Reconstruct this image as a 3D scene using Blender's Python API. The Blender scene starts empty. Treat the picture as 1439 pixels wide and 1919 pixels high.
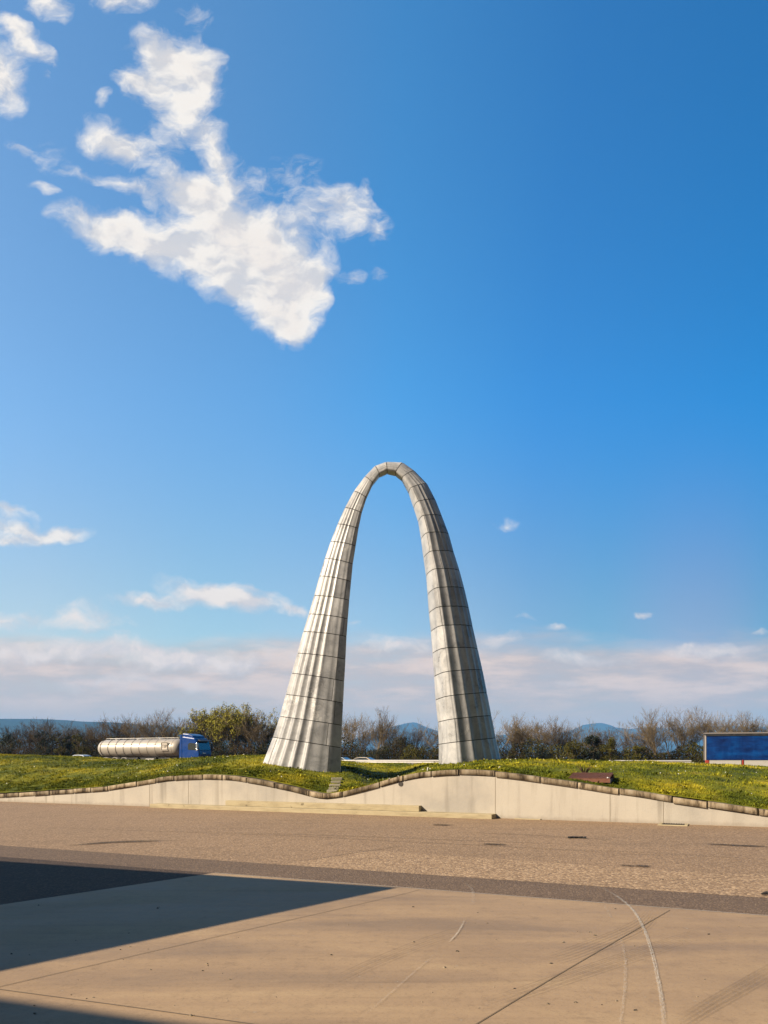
import bpy, math, random
import numpy as np
from mathutils import Vector, Matrix, noise as mnoise

R = math.radians
random.seed(11)
rng = np.random.default_rng(7)
scene = bpy.context.scene
COL = scene.collection

# ------------------------------------------------------------------ survey of the place
F, HX, HY, EYE = 1440.0, 719.5, 1420.0, 1.6          # focal length (px), horizon, eye height


def at(px, py, d):
    return Vector(((px - HX) / F * d, d, EYE - (py - HY) / F * d))


def gnd(px, py):
    d = F * EYE / (py - HY)
    return Vector(((px - HX) / F * d, d, 0.0))


def ss(a, b, x):
    t = min(1.0, max(0.0, (x - a) / (b - a)))
    return t * t * (3 - 2 * t)


SUN_EL, SUN_A = R(31), R(22)
LIGHT = Vector((math.cos(SUN_A) * math.cos(SUN_EL), math.sin(SUN_A) * math.cos(SUN_EL), -math.sin(SUN_EL)))

# ------------------------------------------------------------------ object helpers


def tag(o, label=None, cat=None, group=None, kind=None):
    if label:
        o['label'] = label
    if cat:
        o['category'] = cat
    if group:
        o['group'] = group
    if kind:
        o['kind'] = kind
    return o


def empty(name, loc=(0, 0, 0), rz=0.0):
    o = bpy.data.objects.new(name, None)
    o.empty_display_size = 0.3
    o.location = loc
    o.rotation_euler = (0, 0, rz)
    COL.objects.link(o)
    return o


def children(o):
    return [c for c in bpy.data.objects if c.parent is o]


def copy_tree(o, parent=None):
    c = o.copy()
    COL.objects.link(c)
    if parent is not None:
        c.parent = parent
    for ch in children(o):
        copy_tree(ch, c)
    return c


class MB:
    """collects shapes into one mesh"""

    def __init__(s):
        s.v, s.f = [], []

    def add(s, verts, faces):
        n = len(s.v)
        s.v += [tuple(p) for p in verts]
        s.f += [tuple(i + n for i in f) for f in faces]

    def box(s, c, size, rot=None):
        hx, hy, hz = size[0] / 2, size[1] / 2, size[2] / 2
        vs = [Vector((x, y, z)) for x in (-hx, hx) for y in (-hy, hy) for z in (-hz, hz)]
        if rot is not None:
            vs = [rot @ p for p in vs]
        c = Vector(c)
        s.add([p + c for p in vs], [(0, 1, 3, 2), (4, 6, 7, 5), (0, 4, 5, 1), (2, 3, 7, 6), (0, 2, 6, 4), (1, 5, 7, 3)])

    def prism(s, poly, y0, y1, axis='y', taper=1.0):
        """polygon of (a, b) pairs extruded; axis 'y': (x,z) polygon along y ; 'z': (x,y) polygon along z"""
        n = len(poly)
        if axis == 'y':
            A = [(a, y0, b) for a, b in poly]
            B = [(a, y1, b) for a, b in poly]
        elif axis == 'x':
            A = [(y0, a, b) for a, b in poly]
            B = [(y1, a, b) for a, b in poly]
        else:
            A = [(a, b, y0) for a, b in poly]
            B = [(a, b, y1) for a, b in poly]
        fs = [tuple(range(n))[::-1], tuple(range(n, 2 * n))]
        fs += [(i, (i + 1) % n, n + (i + 1) % n, n + i) for i in range(n)]
        s.add(A + B, fs)

    def tube(s, pts, rads, n=6, cap=True):
        pts = [Vector(p) for p in pts]
        rings = []
        for i, p in enumerate(pts):
            d = (pts[min(i + 1, len(pts) - 1)] - pts[max(i - 1, 0)]).normalized()
            u = d.cross(Vector((0, 0, 1)) if abs(d.z) < 0.9 else Vector((1, 0, 0))).normalized()
            w = d.cross(u)
            r = rads[i] if hasattr(rads, '__len__') else rads
            rings.append([p + (u * math.cos(2 * math.pi * k / n) + w * math.sin(2 * math.pi * k / n)) * r for k in range(n)])
        vs = [p for ring in rings for p in ring]
        fs = []
        for i in range(len(pts) - 1):
            for k in range(n):
                fs.append((i * n + k, i * n + (k + 1) % n, (i + 1) * n + (k + 1) % n, (i + 1) * n + k))
        if cap:
            fs.append(tuple(range(n))[::-1])
            fs.append(tuple((len(pts) - 1) * n + k for k in range(n)))
        s.add(vs, fs)

    def lathe(s, prof, axis='x', n=32, c=(0, 0, 0), sy=1.0):
        """profile of (position along axis, radius)"""
        vs, fs = [], []
        for a, r in prof:
            for k in range(n):
                t = 2 * math.pi * k / n
                p, q = r * math.cos(t) * sy, r * math.sin(t)
                if axis == 'x':
                    vs.append((c[0] + a, c[1] + p, c[2] + q))
                elif axis == 'y':
                    vs.append((c[0] + p, c[1] + a, c[2] + q))
                else:
                    vs.append((c[0] + p, c[1] + q, c[2] + a))
        for i in range(len(prof) - 1):
            for k in range(n):
                fs.append((i * n + k, i * n + (k + 1) % n, (i + 1) * n + (k + 1) % n, (i + 1) * n + k))
        if prof[0][1] > 1e-4:
            fs.append(tuple(range(n))[::-1])
        if prof[-1][1] > 1e-4:
            fs.append(tuple((len(prof) - 1) * n + k for k in range(n)))
        s.add(vs, fs)

    def build(s, name, mat, parent=None, smooth=False, bevel=0.0, loc=None):
        me = bpy.data.meshes.new(name)
        me.from_pydata(s.v, [], s.f)
        me.validate()
        me.update()
        o = bpy.data.objects.new(name, me)
        COL.objects.link(o)
        if mat:
            me.materials.append(mat)
        if smooth:
            me.shade_smooth()
        if bevel:
            m = o.modifiers.new('bevel', 'BEVEL')
            m.width = bevel
            m.segments = 2
            m.limit_method = 'ANGLE'
            m.angle_limit = R(35)
        if parent is not None:
            o.parent = parent
        if loc is not None:
            o.location = loc
        return o


def np_mesh(name, verts, faces, mat, attr=None):
    """fast mesh of tris or quads; attr: per-face float stored as 'tone'"""
    verts = np.asarray(verts, np.float32).reshape(-1, 3)
    faces = np.asarray(faces, np.int32)
    nf, k = faces.shape
    me = bpy.data.meshes.new(name)
    me.vertices.add(len(verts))
    me.vertices.foreach_set('co', verts.ravel())
    me.loops.add(nf * k)
    me.loops.foreach_set('vertex_index', faces.ravel())
    me.polygons.add(nf)
    me.polygons.foreach_set('loop_start', np.arange(0, nf * k, k, dtype=np.int32))
    me.update(calc_edges=True)
    if attr is not None:
        a = me.attributes.new('tone', 'FLOAT', 'FACE')
        a.data.foreach_set('value', np.asarray(attr, np.float32))
    if mat:
        me.materials.append(mat)
    o = bpy.data.objects.new(name, me)
    COL.objects.link(o)
    return o

# ------------------------------------------------------------------ materials


class NT:
    def __init__(s, tree):
        s.t = tree

    def n(s, typ, **kw):
        nd = s.t.nodes.new(typ)
        for k, v in kw.items():
            if k.startswith('i_'):
                key = k[2:]
                key = int(key) if key.isdigit() else key.replace('_', ' ')
                s.link(v, nd.inputs[key])
            else:
                setattr(nd, k, v)
        return nd

    def link(s, v, sock):
        if isinstance(v, bpy.types.NodeSocket):
            s.t.links.new(v, sock)
        else:
            sock.default_value = v

    def math(s, op, a, b=None, c=None, clamp=False):
        nd = s.t.nodes.new('ShaderNodeMath')
        nd.operation = op
        nd.use_clamp = clamp
        for i, x in enumerate((a, b, c)):
            if x is not None:
                s.link(x, nd.inputs[i])
        return nd.outputs[0]

    def vmath(s, op, a, b=None, scale=None):
        nd = s.t.nodes.new('ShaderNodeVectorMath')
        nd.operation = op
        s.link(a, nd.inputs[0])
        if b is not None:
            s.link(b, nd.inputs[1])
        if scale is not None:
            s.link(scale, nd.inputs['Scale'])
        return nd.outputs[0]

    def noise(s, vec, scale, detail=4, rough=0.55, out=0, dist=0.0):
        nd = s.t.nodes.new('ShaderNodeTexNoise')
        s.link(vec, nd.inputs['Vector'])
        nd.inputs['Scale'].default_value = scale
        nd.inputs['Detail'].default_value = detail
        nd.inputs['Roughness'].default_value = rough
        nd.inputs['Distortion'].default_value = dist
        return nd.outputs[out]

    def mapping(s, vec, loc=(0, 0, 0), rot=(0, 0, 0), scale=(1, 1, 1), typ='POINT'):
        nd = s.t.nodes.new('ShaderNodeMapping')
        nd.vector_type = typ
        s.link(vec, nd.inputs['Vector'])
        nd.inputs['Location'].default_value = loc
        nd.inputs['Rotation'].default_value = rot
        nd.inputs['Scale'].default_value = scale
        return nd.outputs[0]

    def mrange(s, v, a, b, c=0.0, d=1.0, smooth=True):
        nd = s.t.nodes.new('ShaderNodeMapRange')
        nd.interpolation_type = 'SMOOTHSTEP' if smooth else 'LINEAR'
        s.link(v, nd.inputs[0])
        for i, x in enumerate((a, b, c, d)):
            s.link(x, nd.inputs[1 + i])
        return nd.outputs[0]

    def mix(s, fac, a, b, blend='MIX'):
        nd = s.t.nodes.new('ShaderNodeMix')
        nd.data_type = 'RGBA'
        nd.blend_type = blend
        s.link(fac, nd.inputs[0])
        s.link(a if isinstance(a, bpy.types.NodeSocket) else (*a, 1) if len(a) == 3 else a, nd.inputs[6])
        s.link(b if isinstance(b, bpy.types.NodeSocket) else (*b, 1) if len(b) == 3 else b, nd.inputs[7])
        return nd.outputs[2]

    def ramp(s, v, stops):
        nd = s.t.nodes.new('ShaderNodeValToRGB')
        s.link(v, nd.inputs[0])
        cr = nd.color_ramp
        while len(cr.elements) < len(stops):
            cr.elements.new(0.5)
        for e, (p, c) in zip(cr.elements, stops):
            e.position = p
            e.color = (*c, 1)
        return nd.outputs[0]


def material(name, fn=None, col=None, rough=0.7, metal=0.0, spec=0.5, coat=0.0):
    m = bpy.data.materials.new(name)
    m.use_nodes = True
    nt = NT(m.node_tree)
    b = m.node_tree.nodes['Principled BSDF']
    b.inputs['Roughness'].default_value = rough
    b.inputs['Metallic'].default_value = metal
    b.inputs['Specular IOR Level'].default_value = spec
    if coat:
        b.inputs['Coat Weight'].default_value = coat
        b.inputs['Coat Roughness'].default_value = 0.08
    if col:
        b.inputs['Base Color'].default_value = (*col, 1)
    if fn:
        fn(nt, b)
    return m


def worn(name, col, rough=0.5, metal=0.0, amount=0.25, scale=3.0, spec=0.5, coat=0.0, dirt=(0.12, 0.1, 0.08)):
    """paint or metal with faint uneven dirt"""
    def fn(nt, b):
        co = nt.n('ShaderNodeTexCoord').outputs['Object']
        n = nt.noise(co, scale, 6, 0.65)
        f = nt.math('MULTIPLY', nt.mrange(n, 0.45, 0.8), amount)
        nt.link(nt.mix(f, col, dirt), b.inputs['Base Color'])
        nt.link(nt.mrange(n, 0.3, 0.7, rough * 0.8, min(1, rough * 1.3)), b.inputs['Roughness'])
    return material(name, fn, rough=rough, metal=metal, spec=spec, coat=coat)


def bump(nt, b, h, strength, dist):
    nd = nt.n('ShaderNodeBump')
    nd.inputs['Strength'].default_value = strength
    nd.inputs['Distance'].default_value = dist
    nt.link(h, nd.inputs['Height'])
    nt.link(nd.outputs[0], b.inputs['Normal'])


def marble_fn(nt, b):
    co = nt.n('ShaderNodeTexCoord').outputs['Object']
    tone = nt.n('ShaderNodeAttribute', attribute_name='tone').outputs['Fac']
    off = nt.n('ShaderNodeCombineXYZ', i_0=nt.math('MULTIPLY', tone, 37.0), i_1=nt.math('MULTIPLY', tone, 91.0)).outputs[0]
    p = nt.vmath('ADD', co, off)
    w = nt.vmath('ADD', p, nt.vmath('SCALE', nt.noise(p, 0.9, 4, 0.6, out=1), scale=1.6))
    v1 = nt.math('ABSOLUTE', nt.math('SUBTRACT', nt.noise(w, 0.8, 5, 0.6), 0.5))
    vein = nt.mrange(v1, 0.0, 0.02, 1.0, 0.0)
    vein = nt.math('MULTIPLY', vein, nt.mrange(nt.noise(p, 0.7, 2), 0.5, 0.68))
    cloud = nt.noise(w, 1.3, 7, 0.68)
    c = nt.ramp(cloud, [(0.3, (0.27, 0.268, 0.27)), (0.48, (0.48, 0.48, 0.482)), (0.6, (0.58, 0.575, 0.57)), (0.72, (0.71, 0.70, 0.69))])
    c = nt.mix(nt.math('MULTIPLY', vein, 0.85), c, (0.78, 0.76, 0.72))
    tn = nt.mrange(tone, 0.0, 1.0, 0.80, 1.14, smooth=False)
    g = nt.n('ShaderNodeCombineColor', i_0=tn, i_1=tn, i_2=tn).outputs[0]
    c = nt.mix(1.0, c, g, 'MULTIPLY')
    streak = nt.noise(nt.mapping(co, scale=(5, 5, 0.35)), 1.0, 5, 0.6)
    c = nt.mix(nt.math('MULTIPLY', nt.mrange(streak, 0.5, 0.7), 0.45), c, (0.24, 0.235, 0.235))
    nt.link(c, b.inputs['Base Color'])
    nt.link(nt.mrange(cloud, 0.3, 0.7, 0.26, 0.42), b.inputs['Roughness'])
    bump(nt, b, nt.noise(co, 9, 5, 0.6), 0.15, 0.02)


def wallconc_fn(nt, b):
    co = nt.n('ShaderNodeTexCoord').outputs['Object']      # x along the wall, z up
    sep = nt.n('ShaderNodeSeparateXYZ', i_0=co)
    big = nt.noise(co, 0.6, 5, 0.6)
    c = nt.ramp(big, [(0.3, (0.41, 0.38, 0.335)), (0.5, (0.54, 0.49, 0.415)), (0.8, (0.60, 0.55, 0.465))])
    st = nt.noise(nt.mapping(co, scale=(3.2, 1, 0.22)), 1.0, 5, 0.6)
    c = nt.mix(nt.math('MULTIPLY', nt.mrange(st, 0.5, 0.72), 0.55), c, (0.27, 0.24, 0.2))
    # rare run-off stains with a shape of their own
    st2 = nt.noise(nt.mapping(co, loc=(4.2, 0, 0), scale=(1.9, 1, 0.12)), 1.0, 2, 0.5)
    c = nt.mix(nt.math('MULTIPLY', nt.mrange(st2, 0.6, 0.7), 0.6), c, (0.2, 0.175, 0.14))
    low = nt.mrange(nt.math('ADD', sep.outputs[2], nt.math('MULTIPLY', nt.noise(co, 5, 4), 0.16)), 0.08, 0.2, 1, 0)
    c = nt.mix(nt.math('MULTIPLY', low, 0.4), c, (0.26, 0.21, 0.16))
    fine = nt.noise(co, 25, 4, 0.7)
    c = nt.mix(nt.math('MULTIPLY', nt.mrange(fine, 0.5, 0.8), 0.25), c, (0.35, 0.32, 0.28))
    nt.link(c, b.inputs['Base Color'])
    bump(nt, b, fine, 0.25, 0.02)


def coping_fn(nt, b):
    co = nt.n('ShaderNodeTexCoord').outputs['Object']
    tone = nt.n('ShaderNodeAttribute', attribute_name='tone').outputs['Fac']
    st = nt.noise(nt.mapping(co, scale=(4.5, 1, 1.0)), 1.0, 6, 0.7)
    c = nt.ramp(st, [(0.35, (0.46, 0.385, 0.28)), (0.5, (0.31, 0.24, 0.155)), (0.6, (0.07, 0.05, 0.03))])
    tn = nt.mrange(tone, 0.0, 1.0, 0.6, 1.15, smooth=False)
    c = nt.mix(1.0, c, nt.n('ShaderNodeCombineColor', i_0=tn, i_1=tn, i_2=tn).outputs[0], 'MULTIPLY')
    nt.link(c, b.inputs['Base Color'])
    bump(nt, b, nt.noise(co, 20, 5, 0.7), 0.4, 0.02)


def ledge_fn(nt, b):
    co = nt.n('ShaderNodeTexCoord').outputs['Object']
    n = nt.noise(nt.mapping(co, scale=(1, 1, 4)), 1.6, 6, 0.65)
    c = nt.ramp(n, [(0.3, (0.34, 0.28, 0.17)), (0.5, (0.48, 0.40, 0.25)), (0.75, (0.56, 0.48, 0.31))])
    n2 = nt.noise(co, 3.3, 6, 0.7)
    c = nt.mix(nt.math('MULTIPLY', nt.mrange(n2, 0.62, 0.7), 0.75), c, (0.10, 0.075, 0.045))
    nt.link(c, b.inputs['Base Color'])
    bump(nt, b, n2, 0.3, 0.02)


def asphalt_fn(base, dark, light, grain=1.0, stones=0.5):
    def fn(nt, b):
        co = nt.n('ShaderNodeTexCoord').outputs['Object']
        big = nt.noise(co, 0.22, 5, 0.6)
        med = nt.noise(co, 1.3, 6, 0.65)
        dirs = nt.noise(nt.mapping(co, rot=(0, 0, R(24)), scale=(0.12, 1.6, 1)), 1.0, 5, 0.6)
        c = nt.mix(nt.mrange(big, 0.3, 0.7), base, [x * 0.84 for x in base])
        c = nt.mix(nt.math('MULTIPLY', nt.mrange(dirs, 0.5, 0.75), 0.32), c, dark)
        c = nt.mix(nt.math('MULTIPLY', nt.mrange(med, 0.52, 0.75), 0.28), c, dark)
        vo = nt.n('ShaderNodeTexVoronoi', feature='F1')
        nt.link(co, vo.inputs['Vector'])
        vo.inputs['Scale'].default_value = 34 * grain
        cell = nt.n('ShaderNodeSeparateColor', i_0=vo.outputs['Color']).outputs[0]
        c = nt.mix(nt.math('MULTIPLY', nt.mrange(cell, 0.62, 0.9), stones), c, light)
        c = nt.mix(nt.math('MULTIPLY', nt.mrange(cell, 0.35, 0.1), stones), c, dark)
        nt.link(c, b.inputs['Base Color'])
        h = nt.math('MULTIPLY', nt.math('SUBTRACT', 0.6, vo.outputs['Distance']), cell)
        bump(nt, b, h, 0.55, 0.02)
    return fn


def slab_fn(nt, b):
    co = nt.n('ShaderNodeTexCoord').outputs['Object']
    m1 = nt.mapping(co, rot=(0, 0, R(22)), scale=(0.4, 1.5, 1))
    n1 = nt.noise(m1, 0.9, 7, 0.62, dist=0.5)
    c = nt.ramp(n1, [(0.3, (0.31, 0.212, 0.125)), (0.45, (0.41, 0.277, 0.158)), (0.55, (0.46, 0.312, 0.176)), (0.7, (0.53, 0.372, 0.21))])
    n2 = nt.noise(co, 0.45, 4, 0.6)
    c = nt.mix(nt.math('MULTIPLY', nt.mrange(n2, 0.45, 0.68), 0.3), c, (0.27, 0.175, 0.10))
    n3 = nt.noise(nt.mapping(co, rot=(0, 0, R(-34)), scale=(0.25, 5, 1)), 1.0, 6, 0.7)
    c = nt.mix(nt.math('MULTIPLY', nt.mrange(n3, 0.52, 0.72), 0.3), c, (0.19, 0.125, 0.07))
    n6 = nt.noise(co, 7, 8, 0.75)
    c = nt.mix(nt.math('MULTIPLY', nt.mrange(n6, 0.5, 0.68), 0.4), c, (0.24, 0.16, 0.09))
    c = nt.mix(nt.math('MULTIPLY', nt.mrange(n6, 0.44, 0.3), 0.3), c, (0.56, 0.39, 0.22))
    n4 = nt.noise(co, 55, 3, 0.7)
    c = nt.mix(nt.math('MULTIPLY', nt.mrange(n4, 0.52, 0.72), 0.45), c, (0.21, 0.14, 0.08))
    n5 = nt.noise(co, 14, 3, 0.6)
    c = nt.mix(nt.math('MULTIPLY', nt.mrange(n5, 0.69, 0.75), 0.45), c, (0.5, 0.43, 0.34))
    nt.link(c, b.inputs['Base Color'])
    nt.link(nt.mrange(n1, 0.3, 0.7, 0.62, 0.8), b.inputs['Roughness'])
    bump(nt, b, nt.noise(co, 18, 5, 0.6), 0.1, 0.02)


def mark_mat(name, col, dens, scale=(0.6, 26, 1), lo=0.42, hi=0.62):
    """worn scuff / tyre line: broken up along its length (uv: x along, y across)"""
    def fn(nt, b):
        uv = nt.n('ShaderNodeTexCoord').outputs['UV']
        sp = nt.n('ShaderNodeSeparateXYZ', i_0=uv)
        n = nt.noise(nt.mapping(uv, scale=scale), 1.0, 5, 0.7)
        g = nt.noise(nt.mapping(uv, scale=(11, 4, 1)), 1.0, 5, 0.8)
        e = nt.math('SUBTRACT', 1.0, nt.math('ABSOLUTE', nt.math('MULTIPLY', nt.math('SUBTRACT', sp.outputs[1], 0.5), 2.0)))
        f = nt.math('MULTIPLY', nt.mrange(nt.math('ADD', nt.math('MULTIPLY', n, 0.5), nt.math('MULTIPLY', g, 0.5)), lo, hi), dens)
        f = nt.math('MULTIPLY', f, nt.mrange(e, 0.0, 0.5))
        f = nt.math('MULTIPLY', f, nt.n('ShaderNodeAttribute', attribute_name='fade').outputs['Fac'])
        nt.link(f, b.inputs['Alpha'])
    m = material(name, fn, col=col, rough=0.85, spec=0.2)
    return m


def grass_fn(nt, b):
    co = nt.n('ShaderNodeTexCoord').outputs['Object']
    tone = nt.n('ShaderNodeAttribute', attribute_name='tone').outputs['Fac']
    n1 = nt.noise(co, 0.55, 5, 0.65)
    n2 = nt.noise(nt.vmath('ADD', co, (31, 7, 3)), 1.6, 5, 0.7)
    c = nt.ramp(n1, [(0.3, (0.06, 0.082, 0.006)), (0.44, (0.14, 0.165, 0.010)), (0.55, (0.28, 0.27, 0.015)), (0.68, (0.54, 0.44, 0.024))])
    c = nt.mix(nt.math('MULTIPLY', nt.mrange(n2, 0.5, 0.7), 0.55), c, (0.045, 0.06, 0.01))
    c = nt.mix(nt.math('MULTIPLY', nt.mrange(nt.noise(nt.vmath('ADD', co, (3, 17, 3)), 0.9, 4, 0.7), 0.58, 0.72), 0.5), c, (0.17, 0.115, 0.045))
    tn = nt.mrange(tone, 0.0, 1.0, 0.5, 1.5, smooth=False)
    c = nt.mix(1.0, c, nt.n('ShaderNodeCombineColor', i_0=tn, i_1=tn, i_2=tn).outputs[0], 'MULTIPLY')
    nt.link(c, b.inputs['Base Color'])


def leaf_fn(stops, scale):
    def fn(nt, b):
        co = nt.n('ShaderNodeTexCoord').outputs['Object']
        tone = nt.n('ShaderNodeAttribute', attribute_name='tone').outputs['Fac']
        n1 = nt.noise(co, scale, 4, 0.6)
        c = nt.ramp(nt.math('ADD', n1, nt.math('MULTIPLY', nt.math('SUBTRACT', tone, 0.5), 0.18)), stops)
        nt.link(c, b.inputs['Base Color'])
    return fn


def bark_fn(c0, c1):
    def fn(nt, b):
        co = nt.n('ShaderNodeTexCoord').outputs['Object']
        nt.link(nt.mix(nt.mrange(nt.noise(co, 4, 4), 0.35, 0.65), c0, c1), b.inputs['Base Color'])
    return fn


M = {}
M['marble'] = material('grey marble', marble_fn, rough=0.4, spec=0.3)
M['joint'] = material('open joint', col=(0.06, 0.055, 0.05), rough=0.9)
M['wallconc'] = material('cast concrete wall', wallconc_fn, rough=0.85, spec=0.3)
M['coping'] = material('weathered coping', coping_fn, rough=0.9, spec=0.2)
M['strip'] = material('joint filler', col=(0.27, 0.225, 0.165), rough=0.9)
M['ledge'] = material('yellowed concrete ledge', ledge_fn, rough=0.85, spec=0.3)
M['asphalt'] = material('worn asphalt', asphalt_fn((0.36, 0.235, 0.135), (0.15, 0.10, 0.06), (0.60, 0.42, 0.26)), rough=0.85, spec=0.3)
M['asphalt_light'] = material('coarse pale asphalt', asphalt_fn((0.42, 0.275, 0.155), (0.16, 0.105, 0.065), (0.70, 0.50, 0.31), 0.9, 0.65), rough=0.85, spec=0.3)
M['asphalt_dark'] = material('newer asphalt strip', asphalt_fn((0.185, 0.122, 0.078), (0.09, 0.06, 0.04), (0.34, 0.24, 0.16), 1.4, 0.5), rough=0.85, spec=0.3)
M['asphalt_shade'] = material('asphalt with painted shade', asphalt_fn((0.085, 0.058, 0.042), (0.045, 0.032, 0.025), (0.17, 0.12, 0.085), 1.2, 0.5), rough=0.85, spec=0.2)  # near black because the apron's shade is painted into the colour
M['slab'] = material('troweled concrete', slab_fn, rough=0.7, spec=0.4)
M['joint_line'] = material('slab joint', col=(0.19, 0.135, 0.08), rough=0.9)
M['edge_line'] = material('slab edge', col=(0.5, 0.43, 0.34), rough=0.9)
M['scuff'] = mark_mat('pale scuff', (0.78, 0.72, 0.62), 0.9)
M['scuff_soft'] = mark_mat('faint pale scuff', (0.75, 0.68, 0.58), 0.7, lo=0.46, hi=0.66)
M['tyre'] = mark_mat('tyre mark', (0.05, 0.042, 0.035), 0.25, lo=0.3, hi=0.6)
M['oil'] = mark_mat('stain', (0.03, 0.025, 0.02), 0.65, scale=(3, 3, 1), lo=0.3, hi=0.55)
M['grass'] = material('meadow grass', grass_fn, rough=0.75, spec=0.15)
M['field'] = material('distant field', leaf_fn([(0.3, (0.05, 0.06, 0.018)), (0.7, (0.09, 0.085, 0.03))], 0.02), rough=0.9, spec=0.1)
M['hill'] = material('hill scrub', leaf_fn([(0.35, (0.035, 0.05, 0.03)), (0.65, (0.06, 0.07, 0.045))], 0.004), rough=0.95, spec=0.0)
M['bark'] = material('grey bark', bark_fn((0.165, 0.122, 0.072), (0.31, 0.24, 0.145)), rough=0.9, spec=0.1)
M['bark_brown'] = material('brown bark', bark_fn((0.105, 0.074, 0.042), (0.20, 0.147, 0.088)), rough=0.9, spec=0.1)
M['leaf_yellow'] = material('young leaves', leaf_fn([(0.3, (0.22, 0.21, 0.02)), (0.6, (0.42, 0.38, 0.05))], 0.8), rough=0.7, spec=0.1)
M['leaf_dark'] = material('dark evergreen leaves', leaf_fn([(0.3, (0.010, 0.016, 0.006)), (0.7, (0.028, 0.036, 0.012))], 0.8), rough=0.6, spec=0.2)
M['leaf_olive'] = material('olive leaves', leaf_fn([(0.3, (0.06, 0.06, 0.010)), (0.7, (0.14, 0.12, 0.02))], 0.8), rough=0.7, spec=0.1)
M['scrub'] = material('scrub', leaf_fn([(0.30, (0.012, 0.013, 0.005)), (0.44, (0.036, 0.030, 0.011)), (0.53, (0.055, 0.057, 0.010)), (0.66, (0.13, 0.115, 0.02))], 0.33), rough=0.8, spec=0.1)
M['scrub_tan'] = material('dry twigs', col=(0.15, 0.098, 0.058), rough=0.9, spec=0.1)
M['flower'] = material('petals', col=(0.8, 0.8, 0.74), rough=0.8)
M['flower_y'] = material('yellow petals', col=(0.75, 0.6, 0.03), rough=0.8)
M['stone'] = worn('step stone', (0.42, 0.38, 0.28), 0.9, amount=0.6, scale=5)
M['rust'] = worn('rusty sheet', (0.20, 0.075, 0.04), 0.8, amount=0.5, scale=6, dirt=(0.09, 0.035, 0.02))
M['white'] = worn('white paint', (0.78, 0.76, 0.72), 0.5, amount=0.25)
M['tankmetal'] = worn('brushed tank', (0.56, 0.51, 0.44), 0.42, metal=0.25, amount=0.45, scale=1.2, dirt=(0.35, 0.29, 0.22))
M['tankband'] = worn('tank band', (0.20, 0.175, 0.15), 0.5, metal=0.3, amount=0.3)
M['steel'] = worn('galvanised steel', (0.62, 0.60, 0.57), 0.45, metal=0.5, amount=0.4, scale=2.0, dirt=(0.3, 0.22, 0.16))
M['iron'] = worn('cast iron', (0.05, 0.042, 0.036), 0.7, metal=0.3, amount=0.6, dirt=(0.12, 0.08, 0.05))
M['cabblue'] = worn('blue cab paint', (0.0, 0.048, 0.25), 0.3, amount=0.12, scale=2.0, coat=0.25, spec=0.3)
M['tarp'] = None
M['black'] = worn('black plastic', (0.018, 0.018, 0.02), 0.5, amount=0.3)
M['rubber'] = worn('tyre rubber', (0.022, 0.021, 0.02), 0.85, amount=0.5)
M['glass'] = material('dark window glass', col=(0.012, 0.02, 0.022), rough=0.06, spec=0.8, coat=0.5)
M['chrome'] = material('bright metal', col=(0.7, 0.7, 0.7), rough=0.25, metal=1.0)
M['red'] = worn('red paint', (0.42, 0.045, 0.02), 0.5, amount=0.3)
M['redlens'] = material('red lens', col=(0.4, 0.02, 0.01), rough=0.2)
M['silver'] = worn('aluminium board', (0.62, 0.60, 0.55), 0.45, metal=0.2, amount=0.45, scale=2.5, dirt=(0.33, 0.27, 0.2))
M['roofgrey'] = worn('roof edge', (0.2, 0.175, 0.16), 0.6, amount=0.4)
M['carwhite'] = material('white car paint', col=(0.75, 0.77, 0.78), rough=0.25, coat=0.5)
M['carbeige'] = material('beige car paint', col=(0.55, 0.45, 0.33), rough=0.3, coat=0.5)
M['carsilver'] = material('silver car paint', col=(0.5, 0.55, 0.58), rough=0.25, metal=0.3, coat=0.5)
M['signblack'] = material('sign print', col=(0.03, 0.02, 0.02), rough=0.5)
M['signwhite'] = material('sign ground', col=(0.7, 0.62, 0.52), rough=0.5)
M['build'] = worn('render', (0.5, 0.46, 0.4), 0.9, amount=0.3)
M['pebble'] = material('grit', leaf_fn([(0.42, (0.03, 0.022, 0.015)), (0.62, (0.35, 0.28, 0.19))], 40), rough=0.9)


def tarp_fn(nt, b):
    co = nt.n('ShaderNodeTexCoord').outputs['Object']
    n = nt.noise(nt.mapping(co, scale=(0.5, 1, 1.6)), 0.9, 4, 0.6)
    c = nt.ramp(n, [(0.3, (0.0, 0.010, 0.075)), (0.5, (0.0, 0.032, 0.17)), (0.7, (0.0, 0.075, 0.31))])
    nt.link(c, b.inputs['Base Color'])
    w = nt.noise(nt.mapping(co, scale=(3.5, 1, 0.5)), 1.0, 3, 0.5)
    bump(nt, b, w, 0.5, 0.06)


M['tarp'] = material('blue tarpaulin', tarp_fn, rough=0.55, spec=0.15)

# the photograph is exposed bright: real-world reflectances are lower than the values above
ALB = 0.66
for key, m in M.items():
    if m is None or key in ('glass', 'chrome'):
        continue
    b = m.node_tree.nodes['Principled BSDF']
    sk_ = b.inputs['Base Color']
    if sk_.is_linked:
        src = sk_.links[0].from_socket
        nt_ = NT(m.node_tree)
        nt_.link(nt_.vmath('SCALE', src, scale=ALB), sk_)
    else:
        sk_.default_value = tuple(c * ALB for c in sk_.default_value[:3]) + (1,)

# ------------------------------------------------------------------ layout of wall, lot and slab
W0, W1 = gnd(0, 1502), gnd(1439, 1502 + 0.0335 * 1439)
WD = (W1 - W0).normalized()                       # along the wall, to the right and nearer
WN = Vector((-WD.y, WD.x, 0))                     # behind the wall
if WN.y < 0:
    WN = -WN
WPHI = math.atan2(WD.y, WD.x)


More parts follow.
